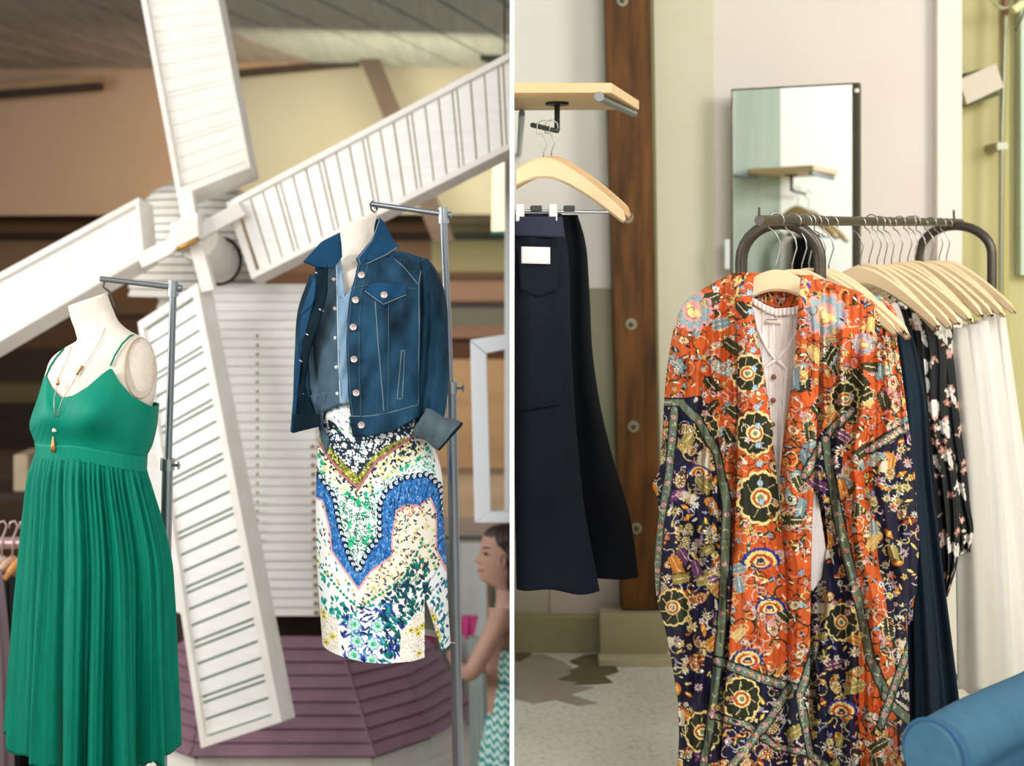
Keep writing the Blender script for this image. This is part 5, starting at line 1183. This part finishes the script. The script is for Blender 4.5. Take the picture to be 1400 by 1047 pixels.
outL = crv([(372, 1006), (382, 985), (398, 958), (412, 938), (425, 930), (450, 922), (480, 916), (520, 911), (560, 908), (610, 905), (645, 901), (662, 893), (680, 899), (700, 901), (740, 897), (790, 896), (820, 899), (845, 906), (860, 910), (900, 918), (950, 926), (1000, 929), (1060, 926)])
outR = crv([(375, 1108), (388, 1140), (398, 1170), (412, 1192), (425, 1198), (460, 1207), (500, 1214), (560, 1225), (620, 1240), (680, 1250), (730, 1256), (775, 1254), (815, 1250), (835, 1240), (860, 1240), (920, 1241), (980, 1243), (1060, 1238)])
sheet('left_front', outL, crv([(372, 1014), (450, 1016), (600, 1028), (700, 1040), (1060, 1046)]), 374, 1058, dL, km, 160, 560, thick=.003)
lapL = crv([(372, 1030), (420, 1028), (460, 1035), (500, 1042), (560, 1052), (640, 1060), (700, 1066), (760, 1072), (1060, 1076)])
sheet('left_lapel', crv([(376, 1003), (450, 1008), (600, 1010), (760, 1004), (1060, 985)]), lapL, 378, 1058, lambda px, py: YK-.082-.012*np.sin((px-1005)/60*3.1)+.6*(ridges([([(1052, 480), (1050, 700), (1048, 1080)], 7, .025), ([(1020, 400), (1022, 700), (1012, 1080)], 8, .02)])(px, py))+soft(px, py)*.5, km, 90, 560, curl=.02)
lapR0 = crv([(376, 1096), (420, 1092), (480, 1088), (540, 1081), (600, 1072), (660, 1067), (760, 1074), (1060, 1078)])
sheet('right_lapel', lapR0, crv([(376, 1110), (420, 1118), (520, 1118), (700, 1110), (900, 1106), (1060, 1104)]), 376, 1058, lambda px, py: YK-.078+ridges([([(1098, 400), (1088, 600), (1092, 1080)], 7, .026), ([(1112, 420), (1108, 1080)], 5, .014)])(px, py)+soft(px, py)*.5, km, 66, 560, curl=.02)
gapL = lambda r: np.interp(r, [376, 560, 660, 695, 740, 790, 820, 1060], [1104, 1106, 1106, 1128, 1132, 1124, 1100, 1098])
sheet('right_front', gapL, outR, 382, 1058, dR, km, 180, 560, top=lambda px: 0*px, thick=.003)
# back panel, collar inside and sleeve bottoms
patch('back_collar', [(1006, 376), (1060, 392), (1106, 376)], [(1014, 420), (1060, 424), (1102, 420)], [(1006, 376), (1014, 420)], [(1106, 376), (1102, 420)], lambda x, y: YK+.075+0*x, M_kim, km, 90, 44, canvas=kc)
patch('back_panel', [(1010, 372), (1106, 376)], [(930, 1056), (1236, 1056)], [(1010, 372), (950, 414), (932, 560), (925, 800), (930, 1056)], [(1106, 376), (1180, 420), (1205, 600), (1225, 800), (1236, 1056)], lambda x, y: YK+.095+.01*np.sin(x*.2), M_kim, km, 120, 200, canvas=kc)
# white blouse seen in the kimono opening
M_wht = mat('white_gauze', 'f3ece6', .85, c2='ece1da', scale=12, bump=.3, bscale=300)
bl = empty('white_blouse', P(1065, 700, YK+.03), 'white gauze blouse with small brown buttons inside the kimono', 'blouse')
bf = lambda x, y: YK+.018+.0016*np.sin(x*.55+y*.02)+.0012*np.sin(x*1.3)+.003*np.sin((x+y*.3)*.12)
patch('blouse_front', [(1016, 414), (1060, 432), (1104, 420)], [(1040, 800), (1138, 810)], [(1016, 414), (1026, 520), (1034, 660), (1040, 800)], [(1104, 420), (1106, 560), (1120, 690), (1138, 810)], bf, M_wht, bl, 80, 160, thick=.002)
patch('neck_ruffle', [(1026, 405), (1045, 416), (1060, 422), (1085, 420), (1100, 414)], [(1030, 416), (1048, 427), (1062, 432), (1086, 430), (1100, 424)], [(1026, 405), (1030, 416)], [(1100, 414), (1100, 424)], lambda x, y: YK+.006+.005*np.sin(x*1.1), M_wht, bl, 70, 8, thick=.002)
for pts in ([(1030, 420), (1036, 450), (1048, 476), (1060, 492)], [(1098, 424), (1092, 450), (1076, 476), (1062, 492)], [(1060, 492), (1045, 502), (1044, 560), (1048, 700)], [(1062, 492), (1075, 504), (1071, 560), (1066, 700)]):
    MB().tube([tuple(PP(x, y, YK+.008)) for x, y in densify(pts, 5)], .0035, 6).build('frill', M_wht, bl, smooth=True)
for y in (515, 547, 580, 612):
    MB().lathe([(.001, -.002), (.0065, -.001), (.006, .003)], tuple(P(1058-(y-515)*.03, y, YK+.004)), 10, 'y').build('button', mat('brown_button', '8e5038', .4), bl, smooth=True)
lb = patch('neck_label', [(1046, 435), (1068, 437)], [(1046, 441), (1068, 443)], [(1046, 435), (1046, 441)], [(1068, 437), (1068, 443)], lambda x, y: YK+.002+0*x, mat('cream_label', 'e6d8c4', .7), bl, 6, 4, thick=.0015)
for k in range(6): MB().box(tuple(P(1048+k*2.6, 437.6, YK-.0005)), tuple(P(1049.6+k*2.6, 435.9, YK+.0005))).build('label_lettering', mat('label_brown', '6d5a46', .7), lb)
# ------------------------------------------------------------------ other garments on the rack
lf = lambda *p: crv(list(p))
k2o = hangcloth('kimono', 'second orange paisley kimono showing at the right edge of the front kimono', 'kimono', lf((412, 1170), (480, 1185), (700, 1205), (850, 1212)), lf((400, 1198), (415, 1216), (470, 1226), (560, 1238), (640, 1248), (720, 1252), (850, 1244)), 404, 850, 3.38, M_kim, 'paisley kimonos on the rack', seed=30, canvas=kc, nx=150, ny=300, dep=.04)
M_jn3 = mat('deep_teal_denim', '131d27', .85, c2='1a2a37', scale=5, stretch=(2, 2, .5), amount=.3, bump=.35, bscale=260, spec=.15)
jj = hangcloth('jeans', 'dark blue jeans hanging just right of the kimono, nearer pair', 'jeans', lf((452, 1212), (600, 1222), (800, 1236), (985, 1236)), lf((448, 1246), (520, 1262), (640, 1272), (760, 1286), (870, 1300), (972, 1313)), 450, 990, 3.56, M_jn3, 'jeans beside the kimono', seed=31, nx=160, ny=60, k=5, amp=.022)
hangcloth('jeans', 'dark blue jeans behind the nearer pair and left of the floral blouse', 'jeans', lf((450, 1236), (700, 1250), (985, 1250)), lf((450, 1258), (640, 1275), (850, 1290), (975, 1302)), 452, 985, 3.72, M_jean2, 'jeans beside the kimono', seed=32, nx=160, ny=60, k=4, amp=.02)
# black floral blouse and shirt
fc = Canvas(1200, 360, 1345, 840, '15171c', 2); r4 = random.Random(3)
for k in range(260):
    x, y = r4.uniform(1205, 1340), r4.uniform(380, 835); q = r4.random()
    if q < .25: fc.flower(x, y, r4.uniform(6, 10), 'd5cfc6', 'a8a296', 5, None, r4.uniform(0, 2)); fc.leaf(x+5, y+9, 9, 3, 'cfcac2', 1.2)
    elif q < .65: fc.flower(x, y, r4.uniform(3.5, 6), r4.choice(['b98a7c', 'c99a8c', 'a87464']), 'd8b8a8', 5, None, r4.uniform(0, 2))
    else: fc.leaf(x, y, r4.uniform(3, 6), 1.6, r4.choice(['c9c2b8', '8d8078', 'b08878']), r4.uniform(0, 3))
for (x, y) in ((1262, 500), (1264, 525), (1277, 555)): fc.ell(x, y, 7, 12, 'd8d4cc')
M_fl = mat('floral_chiffon', 'ffffff', .6, attr=True, spec=.3)
b1 = hangcloth('floral_blouse', 'black blouse with pale flowers next to the jeans, front sleeve hanging long', 'blouse', lf((384, 1212), (420, 1230), (560, 1250), (700, 1272), (812, 1290)), lf((380, 1216), (400, 1262), (440, 1284), (560, 1294), (700, 1310), (770, 1306), (812, 1293)), 382, 812, 3.86, M_fl, 'black floral blouses on the rack', seed=33, canvas=fc, nx=220, ny=300, dep=.05)
b2 = hangcloth('floral_blouse', 'black blouse with pink flowers before the white trousers', 'blouse', lf((402, 1240), (560, 1265), (760, 1300)), lf((400, 1268), (420, 1292), (480, 1302), (580, 1312), (680, 1325), (735, 1331), (748, 1326)), 400, 752, 4.0, M_fl, 'black floral blouses on the rack', seed=34, canvas=fc, nx=200, ny=260, dep=.05)
M_nav = mat('navy_satin', '262c3e', .35, c2='1d2230', scale=10, amount=.3, spec=.6)
hangcloth('satin_top', 'navy satin camisole folded over a hanger behind the floral blouse', 'top', lf((368, 1224), (400, 1240), (430, 1262)), lf((366, 1246), (385, 1278), (400, 1288), (430, 1290)), 366, 440, 3.93, M_nav, None, seed=35, dep=.03, k=7, amp=.012)
M_lace = mat('black_lace', '1b1b20', .8, c2='e9e6e2', scale=90, amount=.03)
patch('neck_trim', [(1204, 388), (1240, 412)], [(1210, 404), (1240, 424)], [(1204, 388), (1210, 404)], [(1240, 412), (1240, 424)], lambda x, y: 3.79+0*x, M_lace, b1, 16, 6)
# white trousers
M_wt = [mat('white_linen_%d' % i, c, .85, c2=c2, scale=6, stretch=(3, 3, .4), amount=.3, bump=.2, bscale=200) for i, (c, c2) in enumerate((('c6c1b8', 'bab5ab'), ('d3cfc8', 'c8c3bb'), ('dcd8d2', 'cfcbc3')))]
spec_ = [(1296, 1322, 1330, 1372, 4.04, 0, 'first white trousers beside the floral blouse'), (1316, 1342, 1344, 1394, 4.11, 1, 'second white trousers from the floral blouse'), (1330, 1352, 1366, 1420, 4.17, 2, 'third white trousers from the floral blouse'),
         (1342, 1362, 1384, 1440, 4.23, 1, 'fourth white trousers from the floral blouse'), (1352, 1374, 1400, 1462, 4.28, 2, 'farthest white trousers by the yellow wall')]
for i, (x0, x1, xb0, xb1, Yq, mi_, lab) in enumerate(spec_):
    y0 = 448-i*5
    hangcloth('white_trousers', lab, 'trousers', lf((y0, x0), (y0+120, x0+6), (940, xb0-20)), lf((y0, x1), (y0+160, x1+22), (940, xb1-6)), y0, 940-i*3, Yq, M_wt[mi_], 'white trousers at the far end of the rack', seed=40+i, nx=120, ny=60, k=2, amp=.013, dep=.034)
# ------------------------------------------------------------------ blue armchair
M_arm = mat('blue_linen_upholstery', '466e85', .85, c2='3d6379', scale=30, amount=.35, bump=.4, bscale=300, spec=.15)
M_pip = mat('blue_piping', '2d5a7a', .8)
ac = empty('armchair', (1.25, 2.9, 0), 'blue upholstered armchair with a rolled arm at the lower right corner', 'armchair')
o0 = P(1282, 985, 2.62); o0.z = Z(984, 2.62); ax = Vector((.78, .63, 0)).normalized(); sd = Vector((ax.y, -ax.x, 0))
def arm(o0, name, L=.78):
    n = 40; prof = []
    for k in range(25):
        a = math.pi*1.18-k/24*math.pi*1.36; prof.append((-.0+.070*math.cos(a), -.066+.066*math.sin(a)))
    prof = [(-.048, -.60)]+[(-.046, -.13)]+prof+[(.046, -.13), (.048, -.60)]
    pts = []
    for i in range(n+1):
        t = i/n; c = o0+ax*(L*t)+Vector((0, 0, .0+.055*t)); e = 1-.06*math.exp(-t*30)
        pts.append([tuple(c+sd*(x*e)+Vector((0, 0, z*e+.004*math.sin(9*t)*(z > -.15)))) for x, z in prof])
    o = mesh_grid(name, np.array(pts), M_arm, ac, closed_u=True, caps=True)
    f = [o0-ax*.004+sd*x+Vector((0, 0, z)) for x, z in prof]
    MB().slab([p for p in f], (0, 0, 0)) if False else None
    bm = MB(); q0 = [p-ax*.022 for p in f]; m_ = len(f)
    shr = [o0-ax*.026+sd*(x*.86)+Vector((0, 0, z*.97-.003)) for x, z in prof]
    bm.add(f+shr, [(i, (i+1) % m_, m_+(i+1) % m_, m_+i) for i in range(m_)]+[tuple(range(m_, 2*m_))])
    fp = bm.build('arm_front', M_arm, ac)
    MB().tube([o0-ax*.010+sd*(x*1.0)+Vector((0, 0, z*1.0)) for x, z in prof[1:-1]], .006, 8).build('piping', M_pip, fp, smooth=True)
    return o
arm(o0, 'rolled_arm')
sdr = sd*.62
arm(o0+sdr, 'rolled_arm')
c0 = o0+sd*.31+ax*.30; c0.z = .38
def obox(c, l, w, h, name, m, bev=.03):
    q = [c+ax*a+sd*b for a, b in ((-l, -w), (l, -w), (l, w), (-l, w))]
    return MB().hexa(*[Vector((p.x, p.y, c.z-h)) for p in q], *[Vector((p.x, p.y, c.z+h)) for p in q]).build(name, m, ac, bevel=bev)
obox(c0+Vector((0, 0, .02)), .34, .255, .09, 'seat_cushion', M_arm, .03); obox(c0+Vector((0, 0, -.17)), .36, .255, .09, 'seat_base', M_arm, .01)
bk = c0+ax*.42; bk.z = .62; obox(bk, .07, .26, .42, 'backrest', M_arm, .04)
for a in (-.02, .74):
    for b in (.0, .62):
        p = o0+ax*a+sd*b; MB().tube([Vector((p.x, p.y, .30)), Vector((p.x, p.y, 0))], [.024, .015], 12).build('leg', mat('dark_wood_leg', '3a2618', .5), ac, smooth='auto')
